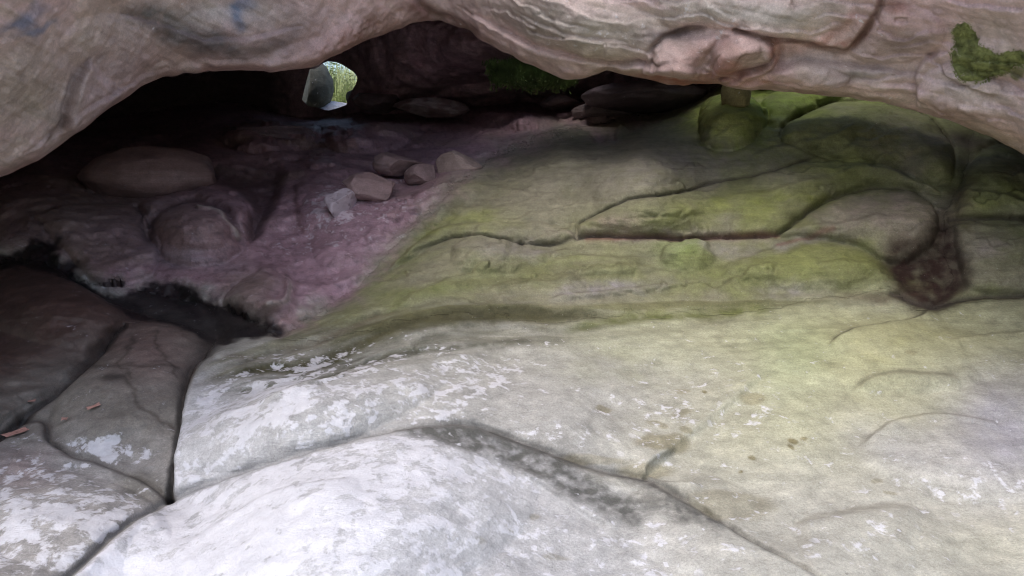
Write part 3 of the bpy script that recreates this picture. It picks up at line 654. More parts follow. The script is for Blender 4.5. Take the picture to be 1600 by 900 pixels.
# relief of the face
wu = 8 * fbm(Pc, .3, 3, 105) + 3 * fbm(Pc, .07, 2, 106); wv = 6 * fbm(Pc, .3, 3, 109) + 3 * fbm(Pc, .07, 2, 110)
UW, VW = Uc + wu * .6, Vc + wv * .6; UF, VF = Uc + wu * 1.6, Vc + wv * 1.6
cracks = []
H = .05 * fbm(Pc, .7, 3, 121) + .016 * fbm(Pc, .22, 4, 123) + .007 * fbm(Pc, .06, 3, 125)
SEAM = [(600, -160), (630, -60), (655, 5), (700, 30), (740, 52)]
crack(SEAM, .05, 7, .6)
step([(104, 210), (112, 170), (125, 120), (145, 95)], .07, 60, 1, 8); crack([(75, 225), (104, 190), (118, 130), (145, 90)], .02, 5, .4, taper=True)
step([(250, 118), (330, 100), (430, 90), (520, 60), (560, 20)], .06, 60, 1, 14)
RC = [(1390, -30), (1372, 15), (1345, 50), (1318, 76), (1240, 62), (1190, 56), (1150, 45)]
crack(RC, .04, 5, .5); step(RC, .08, 45, 1, 6)
K1 = [(1020, 100), (1020, 70), (1050, 50), (1100, 42), (1160, 48), (1205, 60)]
crack(K1[:4], .03, 6, .5, taper=True)
for p_, h_, e_ in [([(1000, 112), (1010, 80), (1040, 60), (1100, 46), (1170, 47), (1216, 62), (1222, 92), (1190, 114), (1140, 128), (1060, 130)], .07, .012),
                   ([(1108, 122), (1118, 94), (1148, 64), (1190, 52), (1212, 74), (1200, 96), (1162, 108)], .06, .012),
                   ([(1010, 112), (1024, 82), (1060, 66), (1120, 52), (1104, 84), (1090, 118), (1050, 124)], .035, .006),
                   ([(1125, 130), (1165, 110), (1220, 98), (1290, 100), (1330, 118), (1260, 138), (1180, 138)], .05, .004),
                   ([(1320, 78), (1350, 52), (1378, 14), (1440, 10), (1480, 50), (1440, 90), (1370, 98)], .05, .0),
                   ([(1430, 175), (1440, 120), (1490, 100), (1560, 130), (1640, 170), (1700, 260), (1560, 205)], .07, .004)]: roll(p_, h_, edge=e_)
for p, h, f in [([(1108, 98), (1125, 72), (1165, 50), (1200, 62), (1210, 85), (1180, 95)], .07, 18), ([(1120, 118), (1160, 108), (1195, 100), (1212, 85)], .05, 14), ([(960, 92), (1010, 100), (1060, 90), (1110, 105)], .05, 16),
                ([(720, 15), (800, 55), (880, 85), (960, 96), (1040, 92)], .05, 30), ([(820, 20), (900, 50), (980, 60)], .03, 26), ([(1200, 110), (1270, 96), (1340, 100), (1420, 115)], .05, 26),
                ([(1440, 160), (1425, 120), (1440, 95), (1480, 80)], .05, 24), ([(1280, 125), (1340, 118), (1400, 130), (1460, 140)], .03, 18), ([(1560, 150), (1500, 128), (1470, 105)], .04, 22),
                ([(40, 240), (90, 205), (140, 160), (200, 130), (260, 108)], .03, 14), ([(190, 20), (260, 40), (330, 60), (420, 50), (480, 40)], .03, 22)]:
    crack(p, h * .35, 4, .25, taper=True); step(p, h, f, 1, 4)
for a in [(1060, 88, 34, 26, 0, .09), (1150, 78, 40, 26, -20, .08), (1290, 110, 50, 26, 0, .05), (1525, 90, 70, 34, 0, .04), (1500, 160, 70, 30, 20, .05), (910, 35, 150, 50, 15, .08), (350, 60, 90, 45, 0, .05), (180, 70, 80, 50, 0, .05), (1180, 20, 160, 40, 0, .06), (1160, 132, 40, 12, 0, .05)]:
    H += a[5] * dome(UW, VW, *a[:5], .9)
qa = fbm(np.stack([Uc / 70, Vc / 40, 0 * Uc], -1), 1, 4, 411)
tc, tl3 = terraces(Uc, Vc, ([600, 900, 1000, 1700], [-.55, -.35, -.05, -.20]), 26, .022, 20 * qa, 403, Pc)
mC = ss(720, 800, Uc) * (Hc < 300); H += mC * tc; cracks.append((mC * tl3, .22))
fade = ss(0, 14, Hc); H = H * (.35 + .65 * fade)
redz = np.exp(-(blob(UF, VF, 560, 50, 80, 24, -25)) ** 2)
H += (.004 * fbm(np.stack([(Uc + .8 * Vc) / 70, (Vc - .55 * Uc) / 9, 0 * Uc], -1), 1, 4, 147) * (Uc < 700) + .004 * fbm(np.stack([Uc / 90, (Vc - .2 * Uc) / 9, 0 * Uc], -1), 1, 4, 149) * (Uc >= 700)) * fade
H += redz * .012 * fbm(Pc, .03, 3, 131)
Pcf = relief(Pc, Nc, H, .50)
# pigments
n1 = fbm(Pc, .45, 4, 141); n2 = fbm(Pc, .14, 4, 143); n3 = fbm(Pc, .045, 4, 145)
sa = fbm(np.stack([(Uc + .8 * Vc) / 90, (Vc - .55 * Uc) / 14, 0 * Uc], -1), 1, 4, 147); sb = fbm(np.stack([Uc / 120, (Vc - .25 * Uc) / 10, 0 * Uc], -1), 1, 4, 149)
st = np.where(Uc < 660, sa, sb)
cc = np.zeros(Uc.shape + (3,)) + np.array([.66, .50, .495])
cc = mix(cc, (.54, .46, .38), ss(-.1, .5, n1 + .4 * st) * .6)
def cpaint(rgb, cx, cy, rx, ry, rot=0, k=1., p=2.2, nz=0):
    global cc
    cc = mix(cc, rgb, np.exp(-(blob(UF, VF, cx, cy, rx, ry, rot)) ** p) * k * np.clip(1 + nz * (n2 + .6 * n3), 0, 1.4))
cpaint((.36, .34, .25), 60, 130, 150, 90, 0, .7); cpaint((.46, .37, .38), 170, 140, 60, 90, 30, .8); cpaint((.48, .37, .36), 250, 90, 200, 30, -8, .5)
cpaint((.13, .13, .12), 245, 30, 60, 26, 15, .85, nz=.8); cpaint((.17, .155, .16), 320, 62, 100, 24, 12, .85, nz=.5); cpaint((.16, .145, .15), 450, 55, 50, 22, -20, .6, nz=.5); cpaint((.16, .145, .15), 420, 68, 70, 18, -5, .6, nz=.5)
cpaint((.42, .42, .41), 380, 18, 110, 26, 0, .7)
cpaint((.40, .27, .24), 560, 60, 110, 34, -25, .8); cpaint((.30, .15, .12), 545, 55, 50, 10, -25, .5, nz=.9); cpaint((.46, .36, .36), 500, 30, 60, 40, 0, .4)
cpaint((.38, .37, .33), 880, 30, 190, 45, 12, .8); cpaint((.42, .34, .31), 880, 100, 90, 20, 10, .5); cpaint((.44, .43, .40), 1180, 15, 170, 32, 0, .9)
cpaint((.33, .24, .22), 1110, 85, 110, 34, 0, .85); cpaint((.24, .10, .07), 1130, 112, 80, 12, 0, .55, nz=.8); cpaint((.26, .12, .09), 1060, 126, 40, 9, 0, .8, nz=.5); cpaint((.30, .15, .10), 1230, 85, 40, 12, -30, .5, nz=.9)
cpaint((.33, .21, .19), 1440, 40, 90, 36, 10, .6, nz=.6); cpaint((.31, .25, .23), 1390, 70, 80, 26, -10, .7); cpaint((.27, .25, .25), 1320, 105, 110, 16, 4, .75, nz=.4); cpaint((.46, .42, .40), 1510, 140, 100, 36, 18, .8)
cpaint((.43, .41, .38), 1560, 60, 70, 60, 0, .5); cpaint((.22, .12, .09), 1310, 66, 32, 8, -20, .7, nz=.8); cpaint((.28, .12, .07), 1400, 5, 30, 10, 0, .7); cpaint((.24, .13, .08), 1500, 175, 50, 9, 15, .5)
cpaint((.14, .12, .13), 1035, 52, 44, 12, 0, .85); cpaint((.30, .10, .06), 1050, 124, 70, 8, 4, .9, nz=.5); cpaint((.32, .17, .13), 1210, 128, 70, 8, 4, .6, nz=.6); cpaint((.30, .13, .10), 1300, 50, 50, 9, -40, .5, nz=.8); cpaint((.33, .19, .16), 1120, 70, 60, 20, -20, .4, nz=.8); cpaint((.36, .22, .19), 1330, 30, 60, 14, -30, .5, nz=.8); cpaint((.28, .11, .08), 1135, 96, 12, 40, 60, .5, nz=.6); cpaint((.30, .14, .10), 1215, 75, 10, 26, 0, .6, nz=.5); cpaint((.24, .10, .07), 1340, 55, 34, 7, -50, .7, nz=.4); cpaint((.20, .09, .08), 650, 20, 40, 16, 35, .7)  # first patch paints in the shade of the fold's recess
for a in [(38, 30, 16, 14, 0, .6), (55, 50, 26, 8, -8, .65), (28, 38, 26, 8, 0, .5), (372, 22, 9, 20, 4, .75), (382, 8, 16, 12, 0, .6), (60, 15, 12, 14, 0, .4)]:
    cpaint((.10, .17, .29), *a[:5], a[5], 3)
cc = mix(cc, (.13, .20, .03), ss(8, -10, poly_sd(UF, VF, [(1494, 42), (1512, 35), (1526, 48), (1540, 70), (1580, 80), (1640, 85), (1640, 115), (1590, 105), (1560, 118), (1530, 125), (1500, 115), (1492, 85)])) * np.clip(.85 + .35 * n2, 0, 1))
cc = mix(cc, (.13, .16, .04), ss(1.2, .6, blob(UF, VF, 1590, 116, 14, 9)) * .8)
# rusty rim along the lip
cc = mix(cc, (.30, .19, .16), np.exp(-((Hc - 4) / 10) ** 2) * .6 * np.clip(.6 + n2, 0, 1))
cc = mix(cc, (.25, .24, .10), np.exp(-((Hc - 5) / 14) ** 2) * ss(1480, 1540, Uc) * .4)
for m, s in cracks: cc = mix(cc, (.10, .06, .05), m * s)
cc = mix(cc, (.20, .13, .12), ss(.25, .6, st) * .18); cc = mix(cc, (.58, .50, .48), ss(.25, .65, -st) * .18)
cc = cc * 1.15; cc *= (1 + .12 * n3 + .08 * n2)[..., None]
# underside behind the lip and the back and top of the mass: rows in metres
L0 = Pcf[-1]
under = []
nU = 46
for i in range(1, nU):
    t = i / (nU - 1)
    Yb = L0[:, 1] + (10.7 - L0[:, 1]) * t ** 1.3
    lift = (.42 * (1 - np.exp(-((Yb - L0[:, 1]) / .5)))) + .13 * (Yb - L0[:, 1]) * np.interp(uc, [0, 480, 700, 900, 1200], [.5, .45, 1, .9, .3])
    # keep azimuth of the column
    x = L0[:, 0] * (Yb / L0[:, 1])
    z = L0[:, 2] + lift
    under.append(np.stack([x, Yb, z], -1))
under = np.array(under); Nd = normals(under); Nd = np.where(Nd[..., 2:] > 0, -Nd, Nd)
fr = ss(0, 4, np.arange(len(under)))[:, None]
under = under + Nd * (fr * (.10 * fbm(under, .8, 3, 161) + .035 * fbm(under, .2, 4, 163)))[..., None]
T0 = Pcf[0]; B0 = under[-1]; top = []
for t in np.linspace(0, 1, 24)[1:]:
    a = (1 - t); p = B0 * a[..., None] if False else None
    Yt = B0[:, 1] * (1 - t) + T0[:, 1] * t
    xt = B0[:, 0] * (1 - t) + T0[:, 0] * t
    zt = B0[:, 2] * (1 - t) + T0[:, 2] * t + .9 * math.sin(math.pi * t) ** .8
    top.append(np.stack([xt, Yt, zt], -1))
top = np.array(top)[:-1]; top[..., 2] += .2 * fbm(top, 1.0, 3, 171)
allP = np.concatenate([Pcf, under, top], 0)
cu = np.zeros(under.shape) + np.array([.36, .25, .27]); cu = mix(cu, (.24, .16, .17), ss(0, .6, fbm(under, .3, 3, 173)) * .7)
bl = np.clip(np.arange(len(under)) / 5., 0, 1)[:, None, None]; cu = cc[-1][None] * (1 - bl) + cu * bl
ct = np.zeros(top.shape) + np.array([.30, .28, .22])
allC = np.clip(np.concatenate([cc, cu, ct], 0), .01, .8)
allL = np.full(allP.shape[:2], .30); allL[:len(hh)] = .33 + .07 * np.exp(-(blob(UF, VF, 950, 40, 200, 60, 0)) ** 2)
na, ncc = allP.shape[:2]; seam_u = np.interp(np.arange(na), [0, len(hh) - 150, len(hh) - 1], [600, 600, 700])
seam_uv = np.where(np.arange(na) < len(hh), np.interp(np.broadcast_to(Vc.mean(1), Vc.mean(1).shape)[np.minimum(np.arange(na), len(hh) - 1)], [-160, 5, 30], [600, 655, 700]), 700)
idx = np.arange(na * ncc).reshape(na, ncc); nxt = np.roll(idx, -1, 0)
qs = np.stack([idx[:, :-1], nxt[:, :-1], nxt[:, 1:], idx[:, 1:]], -1)
right = np.zeros((na, ncc - 1), bool)
VV = np.concatenate([Vc, np.broadcast_to(lv, (na - len(hh), ncc))], 0)
su = np.interp(VV[:, :-1], [-160, -60, 5, 30], [600, 630, 655, 694]); right = uc[None, :-1] > su
# unseen chinks added behind the right boulder, open to the sky, to light the shelf's crest and the back moss
YA = allP[:, :-1, 1]; UA = np.broadcast_to(uc[:-1], YA.shape); behind = (np.arange(na) >= len(hh) + 2)[:, None]
lyb = np.broadcast_to(ly[:-1], YA.shape); wob = .12 * vnoise(np.stack([UA / 60, YA * 2, 0 * YA], -1), 12)
toprow = (np.arange(na) >= len(hh) + len(under))[:, None]
gap = behind & (UA > 1090) & (UA < 1540) & (YA > lyb + .6 + wob - .5 * toprow) & (YA < lyb + 1.45 + wob + .6 * toprow)
gap |= behind & (UA > 740) & (UA < 930) & (YA > 6.2 + wob - .5 * toprow) & (YA < 7.5 + wob + .5 * toprow)
for side, lab in ((False, 'left overhanging boulder with blue paint traces and a smoky grey patch'), (True, 'right overhanging boulder with folded rusty rim and a bright green moss patch')):
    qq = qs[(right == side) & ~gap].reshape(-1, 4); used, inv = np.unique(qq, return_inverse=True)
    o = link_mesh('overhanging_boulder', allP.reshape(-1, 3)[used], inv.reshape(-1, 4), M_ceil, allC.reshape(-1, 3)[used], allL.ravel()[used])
    tag(o, lab, 'boulder')

# ------------------------------------------------------------------ 3. BACK WALL with the natural window
uw = axis(-700, 2300, 3.0, 440, 1000, 1.15); vw = axis(-200, 330, 2.5, 30, 200, 1.15)
Uw, Vw = np.meshgrid(uw, vw)
wall_ctrl = [(-700, 60, 5.5), (-300, 60, 7), (0, 60, 8.5), (250, 60, 9.6), (430, 60, 9.9), (520, 60, 9.8), (560, 60, 9.4), (640, 40, 8.6), (720, 50, 8.2), (800, 80, 8.0), (900, 100, 8.4), (1000, 100, 9), (1200, 100, 9), (1700, 60, 7.5), (2300, 60, 5.5),
             (520, 200, 9.9), (560, 180, 9.6), (620, 180, 9.6), (700, 170, 9.9), (800, 150, 9.9), (880, 150, 9.4), (-700, 300, 5.5), (0, 300, 8.5), (1000, 200, 9.2), (1700, 300, 7.5), (2300, 300, 5.5), (520, -200, 9.9), (800, -200, 9.0), (720, 10, 8.6), (900, 10, 8.8), (0, -200, 8.0), (1600, -200, 7)]
Yw = tps(wall_ctrl, Uw, Vw, 2e-3); Pw = at(Uw, Vw, Yw)
Hw = .16 * fbm(Pw, .7, 3, 181) + .07 * fbm(Pw, .25, 4, 183, ridged=True) + .02 * fbm(Pw, .08, 3, 185)
hole = [(480, 122), (484, 108), (497, 101), (512, 96), (524, 97), (533, 100), (552, 112), (559, 121), (556, 131), (548, 146), (544, 155), (541, 164), (524, 170), (511, 173), (497, 168), (482, 166), (472, 156), (476, 138)]
sdH = poly_sd(Uw, Vw, hole, False)
Hw *= ss(2, 30, sdH)
for a in [(600, 155, 34, 16, 0, .25), (650, 110, 50, 30, 20, .2), (720, 90, 40, 40, 0, .2), (760, 150, 60, 20, 0, .25), (620, 130, 40, 10, -10, .1)]:
    Hw += a[5] * dome(Uw, Vw, *a[:5], .9)
dirw = (Pw - EYE); dirw /= np.linalg.norm(dirw, axis=-1, keepdims=True)
Pw = Pw - dirw * Hw[..., None]
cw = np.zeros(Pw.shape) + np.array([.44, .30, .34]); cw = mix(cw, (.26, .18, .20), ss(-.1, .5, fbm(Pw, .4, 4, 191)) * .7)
cw = mix(cw, (.10, .07, .07), ss(480, 400, Uw)); cw = mix(cw, (.66, .46, .54), np.exp(-(blob(Uw, Vw, 660, 100, 110, 60, 20)) ** 2) * .8)  # left end: darkness of the unlit recess painted into the wall colour
cw = mix(cw, (.30, .27, .24), np.exp(-(blob(Uw, Vw, 800, 95, 60, 22, 10)) ** 2) * .6)
insideq = (sdH < 0)
allin = insideq[:-1, :-1] & insideq[1:, :-1] & insideq[1:, 1:] & insideq[:-1, 1:]
idx = np.arange(Uw.size).reshape(Uw.shape); qq = np.stack([idx[:-1, :-1], idx[1:, :-1], idx[1:, 1:], idx[:-1, 1:]], -1)[~allin]
# snap rim vertices to the outline
HP = np.concatenate([np.linspace(hole[i], hole[(i + 1) % len(hole)], 6)[:-1] for i in range(len(hole))])
touch = insideq & True
pts = Pw.reshape(-1, 3).copy(); iu, iv = Uw.ravel(), Vw.ravel()
for i in np.unique(qq[insideq.ravel()[qq]]):
    j = np.argmin((HP[:, 0] - iu[i]) ** 2 + (HP[:, 1] - iv[i]) ** 2)
    pts[i] = at(HP[j, 0], HP[j, 1], Yw.ravel()[i])
# tunnel: the window's rim runs back through the rock, flaring
n0 = len(pts); tun = []; ctr = np.array([515, 135.])
YH = tps(wall_ctrl, HP[:, 0], HP[:, 1], 2e-3)
for k_, (dy, fl) in enumerate([(-.02, 1.0), (.1, 1.0), (.3, 1.06), (.5, 1.2), (.8, 1.5)]):
    q_ = ctr + (HP - ctr) * fl; p_ = at(q_[:, 0], q_[:, 1], YH + dy); p_ = p_ + .03 * k_ * np.stack([vnoise(p_ * 6, 7), 0 * p_[:, 0], vnoise(p_ * 6, 8)], -1) * (k_ > 1); tun.append(p_)
tun = np.array(tun); nh = len(HP); ti = n0 + np.arange(tun.size // 3).reshape(len(tun), nh); tn = np.roll(ti, -1, 1)
tq = np.stack([ti[:-1], ti[1:], tn[1:], tn[:-1]], -1).reshape(-1, 4)
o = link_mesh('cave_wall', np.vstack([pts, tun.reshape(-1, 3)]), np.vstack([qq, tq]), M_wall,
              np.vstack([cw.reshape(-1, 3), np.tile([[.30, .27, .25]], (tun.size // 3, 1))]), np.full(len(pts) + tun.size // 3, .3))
tag(o, 'dark purple back wall of the cave with a small natural window', 'cave wall')

# ------------------------------------------------------------------ 4. GROUND sheets outside
gx = np.linspace(-60, 60, 161); gy = np.concatenate([np.linspace(-60, 0, 41)[:-1], np.linspace(0, 26, 80), np.linspace(27, 80, 30)])
GX, GY = np.meshgrid(gx, gy)
GZ = np.interp(GY, [-60, 1.0, 2, 4, 6, 8, 10, 11, 12, 13, 16, 26, 80], [0, .05, .1, .35, .7, 1.1, 1.7, 2.05, 2.35, 2.65, 2.9, 3.2, 3.4])
GP = np.stack([GX, GY, GZ], -1); GP[..., 2] += .08 * fbm(GP, 1.5, 3, 201)
idx = np.arange(GX.size).reshape(GX.shape); qq = np.stack([idx[:-1, :-1], idx[:-1, 1:], idx[1:, 1:], idx[1:, :-1]], -1).reshape(-1, 4)
o = link_mesh('ground', GP, qq, simple('forest_soil', (.20, .18, .12), .9, .4, 3)); tag(o, kind='structure')

# ------------------------------------------------------------------ 5. loose stones and boulders
import bmesh
def ico(sub):
    bm = bmesh.new(); bmesh.ops.create_icosphere(bm, subdivisions=sub, radius=1); bm.verts.ensure_lookup_table()
    v = np.array([x.co[:] for x in bm.verts]); f = np.array([[y.index for y in x.verts] for x in bm.faces]); bm.free(); return v, f
ICO = {k: ico(k) for k in (3, 4, 5)}
def stone(px, py, Y, rx, ry, deep, rgb, seed, label, name='loose_rock', cat='rock', group=None, sub=5, cuts=7, rot=0, mat=None, rgb2=None, lich=.34, lum=.35):
    v, f = ICO[sub]; rng = np.random.RandomState(seed); p = v.copy()
    for _ in range(cuts):                                     # planar breaks
        n = rng.normal(size=3); n /= np.linalg.norm(n); d = rng.uniform(.5, .85); s = p @ n; m = s > d
        p[m] -= np.outer((s[m] - d) * .92, n)
    p = p * (1 + lum * .2 * fbm(v + seed, .9, 3, seed)[:, None] + .03 * fbm(v + seed, .25, 3, seed + 1)[:, None] * 1)
    sx = rx * Y / FPX; sz = ry * Y / FPX; c, s_ = math.cos(rot), math.sin(rot)
    p = p * [sx, deep, sz]; p = np.stack([p[:, 0] * c - p[:, 2] * s_, p[:, 1], p[:, 0] * s_ + p[:, 2] * c], 1)
    base = at(px, py, Y); base = np.array(base).reshape(3)
    w = base + p
    colr = np.zeros(p.shape) + np.array(rgb); colr = colr * (1 + .2 * fbm(w, .1, 3, seed)[:, None])
    if rgb2 is not None: colr = mix(colr, rgb2, ss(.0, .4, fbm(w, .12, 3, seed + 5)))
    o = link_mesh(name, w, f, mat or M_cave, np.clip(colr, .01, .8), np.full(len(p), lich), loc=base - [0, 0, sz * .8])
    return tag(o, label, cat, group)
PB = (.21, .155, .135)
stone(242, 276, 6.0, 106, 48, .45, (.29, .20, .195), 3, 'large low brown boulder lying before the black recess at left', 'boulder', 'boulder', cuts=1)
stone(534, 324, 5.2, 27, 32, .20, (.30, .24, .28), 11, 'small upright rock with a whitish broken face, left of the loose stones', lich=.60, cuts=9, group='loose stones on the cave floor')
stone(585, 294, 5.5, 52, 27, .30, (.30, .215, .215), 12, 'flat-topped brown stone right behind the whitish upright rock', cuts=8, group='loose stones on the cave floor')
stone(622, 256, 6.1, 42, 20, .2, (.28, .20, .20), 13, 'thin dark stone, upper left of the row of loose stones', cuts=8, group='loose stones on the cave floor')
stone(661, 276, 6.0, 28, 20, .22, (.29, .21, .21), 14, 'smallest brown stone in the middle of the row of loose stones', cuts=8, group='loose stones on the cave floor')
stone(716, 260, 6.0, 38, 25, .2, (.32, .25, .23), 15, 'squarish tan stone at the right end of the row of loose stones', cuts=10, group='loose stones on the cave floor')
stone(672, 170, 8.9, 60, 17, .35, (.27, .20, .20), 16, 'long flat rock lying far back right of the cave window', cuts=8, rgb2=(.4, .34, .35))
stone(590, 160, 9.0, 38, 18, .3, (.18, .13, .13), 17, 'rounded dark rock at the foot of the wall beside the cave window', cuts=6)
stone(875, 160, 8.3, 30, 12, .2, (.20, .15, .15), 18, 'small dark rock below the green moss at the back', cuts=7)
stone(945, 178, 7.6, 52, 18, .3, (.20, .16, .16), 19, 'low grey rock half hidden under the right overhang', cuts=6)
stone(1010, 152, 7.2, 95, 22, .6, (.13, .10, .11), 20, 'broad dark grey rock tucked right under the rusty rim of the overhang', cuts=1)
stone(420, 214, 7.6, 74, 24, .4, (.22, .165, .18), 21, 'humped purple rock below the cave window', 'boulder', 'boulder', cuts=6)
stone(1150, 148, 5.5, 20, 40, .15, (.34, .31, .16), 22, 'short tan stone pillar joining the mossy knob to the overhang', 'rock_pillar', 'rock', cuts=0, mat=M_floor)

# outside, seen through the window
stone(491, 136, 11.4, 27, 40, .35, (.11, .11, .09), 31, 'smooth grey boulder standing just outside the cave window', 'boulder', 'boulder', cuts=3, mat=M_floor)
stone(512, 182, 11.9, 54, 24, .7, (.55, .55, .58), 32, 'flat pale rock on the ground outside the cave window', 'boulder', 'boulder', cuts=3, mat=M_floor)

# ------------------------------------------------------------------ 6. plants
leafm = simple('fern_leaf', (.26, .34, .10), .5, .4, 8); leafb = simple('bright_leaf', (.50, .56, .30), .5, .4, 8)  # second leaf colour is lightened to carry the glare outside
def plant(base, h, n, seed, label, mat, name='fern'):
    rng = random.Random(seed); V_, F_ = [], []
    for _ in range(n):
        az = rng.uniform(0, 6.283); L_ = h * rng.uniform(.6, 1.1); bend = rng.uniform(.3, 1.0); px = Vector((0, 0, 0))
        seg = 7; V_.append(Vector((0, 0, 0))) if not V_ else None; last = 0; side = Vector((-math.sin(az), math.cos(az), 0))
        for s in range(seg + 1):
            t = s / seg; ang = 1.45 - bend * 1.6 * t
            if s: px = px + Vector((math.cos(az) * math.cos(ang), math.sin(az) * math.cos(ang), math.sin(ang))) * (L_ / seg)
            if s:
                i = len(V_); V_ += [px + side * L_ * .006]; F_.append((last, i, 0)) if False else None
                V_ += [px - side * L_ * .006]; F_.append((last, i, i + 1)); last = i
            if s in (0, seg): continue
            w = L_ * .16 * math.sin(math.pi * t) ** .6           # leaflets left and right
            for sg in (-1, 1):
                tip = px + side * sg * w + Vector((0, 0, -.25 * w)); d = Vector((math.cos(az), math.sin(az), .3)) * L_ * .035
                i = len(V_); V_ += [tip - d * .1, px + d]; F_.append((last, i, i + 1))
        i = len(V_)
    o = link_mesh(name, [v[:] for v in V_], np.array(F_), mat, smooth=False); o.location = base
    return tag(o, label, 'fern', 'ferns outside the cave window')
plabs = ['yellow-green fern low in the cave window', 'pale fern in the upper right of the cave window', 'dark-leaved fern right behind the grey boulder outside', 'bright fern at the right edge of the cave window', 'tall washed-out fern arching at the top of the cave window']
for i, (px, py, Y, h) in enumerate([(532, 158, 12.6, .45), (550, 135, 13.4, .6), (520, 140, 13.2, .5), (562, 140, 12.7, .7), (515, 122, 13.4, .9)]):
    b = np.array(at(px, py, Y)).reshape(3); plant(b - [0, 0, h * .3], h, 34, 40 + i, plabs[i], leafb if i % 2 else leafm)
# undergrowth on the bank, uncountable
rng = np.random.RandomState(5); V_, F_ = [], []
N_ = 9000; bx = rng.uniform(-6.5, 1.5, N_); by = rng.uniform(12.8, 17.5, N_); bz = np.interp(by, [12, 13, 16, 26], [2.35, 2.65, 2.9, 3.2])
hgt = rng.uniform(.15, .95, N_); az = rng.uniform(0, 6.28, N_); w = rng.uniform(.012, .035, N_); le = rng.uniform(-.25, .25, (N_, 2))
A = np.stack([bx - np.cos(az) * w, by - np.sin(az) * w, bz - .05], 1); B = np.stack([bx + np.cos(az) * w, by + np.sin(az) * w, bz - .05], 1); Tt = np.stack([bx + le[:, 0], by + le[:, 1], bz + hgt], 1)
o = link_mesh('undergrowth', np.stack([A, B, Tt], 1).reshape(-1, 3), np.arange(N_ * 3).reshape(-1, 3), simple('undergrowth_leaf', (.52, .58, .28), .5, .6, 4), smooth=False); tag(o, kind='stuff')

# moss clump at the back under the right boulder: many tiny tufts over a mound
mp = []
U3, V3 = np.meshgrid(np.linspace(740, 900, 90), np.linspace(88, 150, 50)); sdm = poly_sd(U3, V3, [(762, 100), (800, 92), (840, 104), (880, 118), (905, 128), (880, 138), (820, 140), (775, 132)])
Pm = at(U3, V3, 7.75 - .1 * np.clip(-sdm / 20, 0, 1) + .04 * fbm(np.stack([U3 / 20, V3 / 10, 0 * U3], -1), 1, 3, 9)); idx = np.arange(U3.size).reshape(U3.shape)
qq = np.stack([idx[:-1, :-1], idx[1:, :-1], idx[1:, 1:], idx[:-1, 1:]], -1); qq = qq[(sdm < 4)[:-1, :-1]]
ml = []; f0 = Pm.reshape(-1, 3)
Vv = [f0]; Ff = [np.concatenate([qq[:, [0, 1, 2]], qq[:, [0, 2, 3]]])]
sdm = sdm + 9 * fbm(Pm, .12, 3, 77); qq = np.stack([idx[:-1, :-1], idx[1:, :-1], idx[1:, 1:], idx[:-1, 1:]], -1)[(sdm < -4)[:-1, :-1]]; Ff = [np.concatenate([qq[:, [0, 1, 2]], qq[:, [0, 2, 3]]])]
rng = np.random.RandomState(8); sel = np.where(sdm.ravel() < rng.uniform(-10, 6, sdm.size))[0]; k_ = 0
reps = np.tile(sel, 4); b = f0[reps] + rng.normal(scale=.012, size=(len(reps), 3)); t = b + np.stack([rng.normal(scale=.012, size=len(b)), -rng.uniform(.01, .05, len(b)), rng.uniform(-.02, .045, len(b))], 1)
s_ = np.stack([np.full(len(b), .008), 0 * b[:, 0], 0 * b[:, 0]], 1); tri = np.stack([b - s_, b + s_, t], 1).reshape(-1, 3)
o = link_mesh('moss', np.vstack([f0, tri]), np.vstack([Ff[0], len(f0) + np.arange(len(tri)).reshape(-1, 3)]), simple('moss_green', (.12, .18, .06), .9, .5, 12)); tag(o, 'bright green moss growing at the back under the right overhang', 'moss')

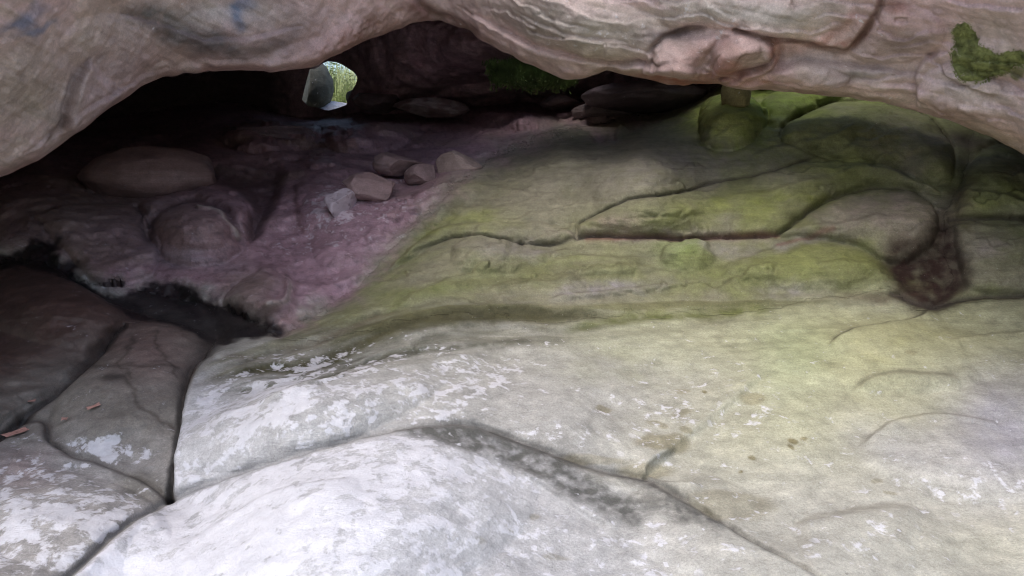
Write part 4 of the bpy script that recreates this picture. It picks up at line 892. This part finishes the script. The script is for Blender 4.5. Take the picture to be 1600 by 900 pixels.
# ------------------------------------------------------------------ 7. fallen leaves on the left slabs
leafr = simple('dry_leaf', (.46, .26, .21), .7, .3, 60)
def on_floor(px, py):
    i = np.abs(va - py).argmin(); j = np.abs(ua - px).argmin(); return PF[i, j], NF[i, j]
for i, (px, py, s, a, lab) in enumerate([(30, 681, .040, .3, 'large pinkish dry leaf on the crack at the left edge'), (15, 686, .030, 2.0, 'pinkish dry leaf at the very left edge of the rock'),
                                      (152, 650, .028, 1.2, 'pale orange dry leaf on the wedge-shaped rock'), (50, 636, .022, .5, 'small reddish leaf caught in the left crack'), (105, 668, .018, 2.6, 'tiny pale leaf on the ledge above the lichened slab')]):
    c, n = on_floor(px, py); m = 12; pts = [(0, 0, .004)]
    for k in range(m):
        t = 2 * math.pi * k / m; r = s * (1 if k % 2 else .78); x = math.cos(t) * r; y = math.sin(t) * r * .7; pts.append((x, y, .004 + .07 * x * x / s + .003 * math.sin(3 * t)))
    o = link_mesh('fallen_leaf', pts, np.array([(0, k + 1, (k + 1) % m + 1) for k in range(m)]), leafr); o.location = c + n * .008
    q = Vector(n).to_track_quat('Z', 'Y'); o.rotation_euler = q.to_euler(); o.rotation_euler.rotate_axis('Z', a)
    tag(o, lab, 'leaf', 'fallen leaves on the left rocks')

# ------------------------------------------------------------------ 8. moss cushion on the face of the right overhanging boulder
ju = np.where((uc > 1480) & (uc < 1612))[0]; iv_ = np.arange(len(hh))
SU, SV = UW[:, ju], VW[:, ju]; SP = Pcf[:, ju]; SN = Nc[:, ju]
sdm = poly_sd(SU, SV, [(1494, 42), (1512, 35), (1526, 48), (1540, 70), (1580, 80), (1650, 85), (1650, 115), (1590, 105), (1560, 118), (1530, 125), (1500, 115), (1492, 85)])
sdm = sdm - 2 + 4 * fbm(SP, .05, 3, 301)
sel = np.argwhere(sdm < 0); rng = np.random.RandomState(21); Vt = []
sel = np.repeat(sel, 5, 0); b = SP[sel[:, 0], sel[:, 1]] + rng.normal(scale=.004, size=(len(sel), 3)) - .003 * SN[sel[:, 0], sel[:, 1]]
n_ = SN[sel[:, 0], sel[:, 1]]; ln = rng.uniform(.002, .008, len(sel))[:, None] * np.clip(-sdm[sel[:, 0], sel[:, 1]] / 8, .3, 1)[:, None]
t = b + n_ * ln + rng.normal(scale=.005, size=b.shape); sd_ = np.cross(n_, rng.normal(size=b.shape)); sd_ /= np.linalg.norm(sd_, axis=1, keepdims=True); sd_ *= .0035
idx = np.arange(SU.size).reshape(SU.shape); qq = np.stack([idx[:-1, :-1], idx[1:, :-1], idx[1:, 1:], idx[:-1, 1:]], -1)[(sdm < 1)[:-1, :-1]]
sheet = (SP + SN * (.006 * ss(1, -8, sdm) - .002)[..., None]).reshape(-1, 3); used, inv = np.unique(qq, return_inverse=True); inv = inv.reshape(-1, 4); sheet = sheet[used]
tri = np.stack([b - sd_, b + sd_, t], 1).reshape(-1, 3)
o = link_mesh('moss', np.vstack([sheet, tri]), np.vstack([inv[:, [0, 1, 2]], inv[:, [0, 2, 3]], len(sheet) + np.arange(len(tri)).reshape(-1, 3)]), simple('cushion_moss', (.21, .24, .09), .95, .45, 25))
tag(o, 'bright green moss patch on the face of the right overhanging boulder', 'moss')
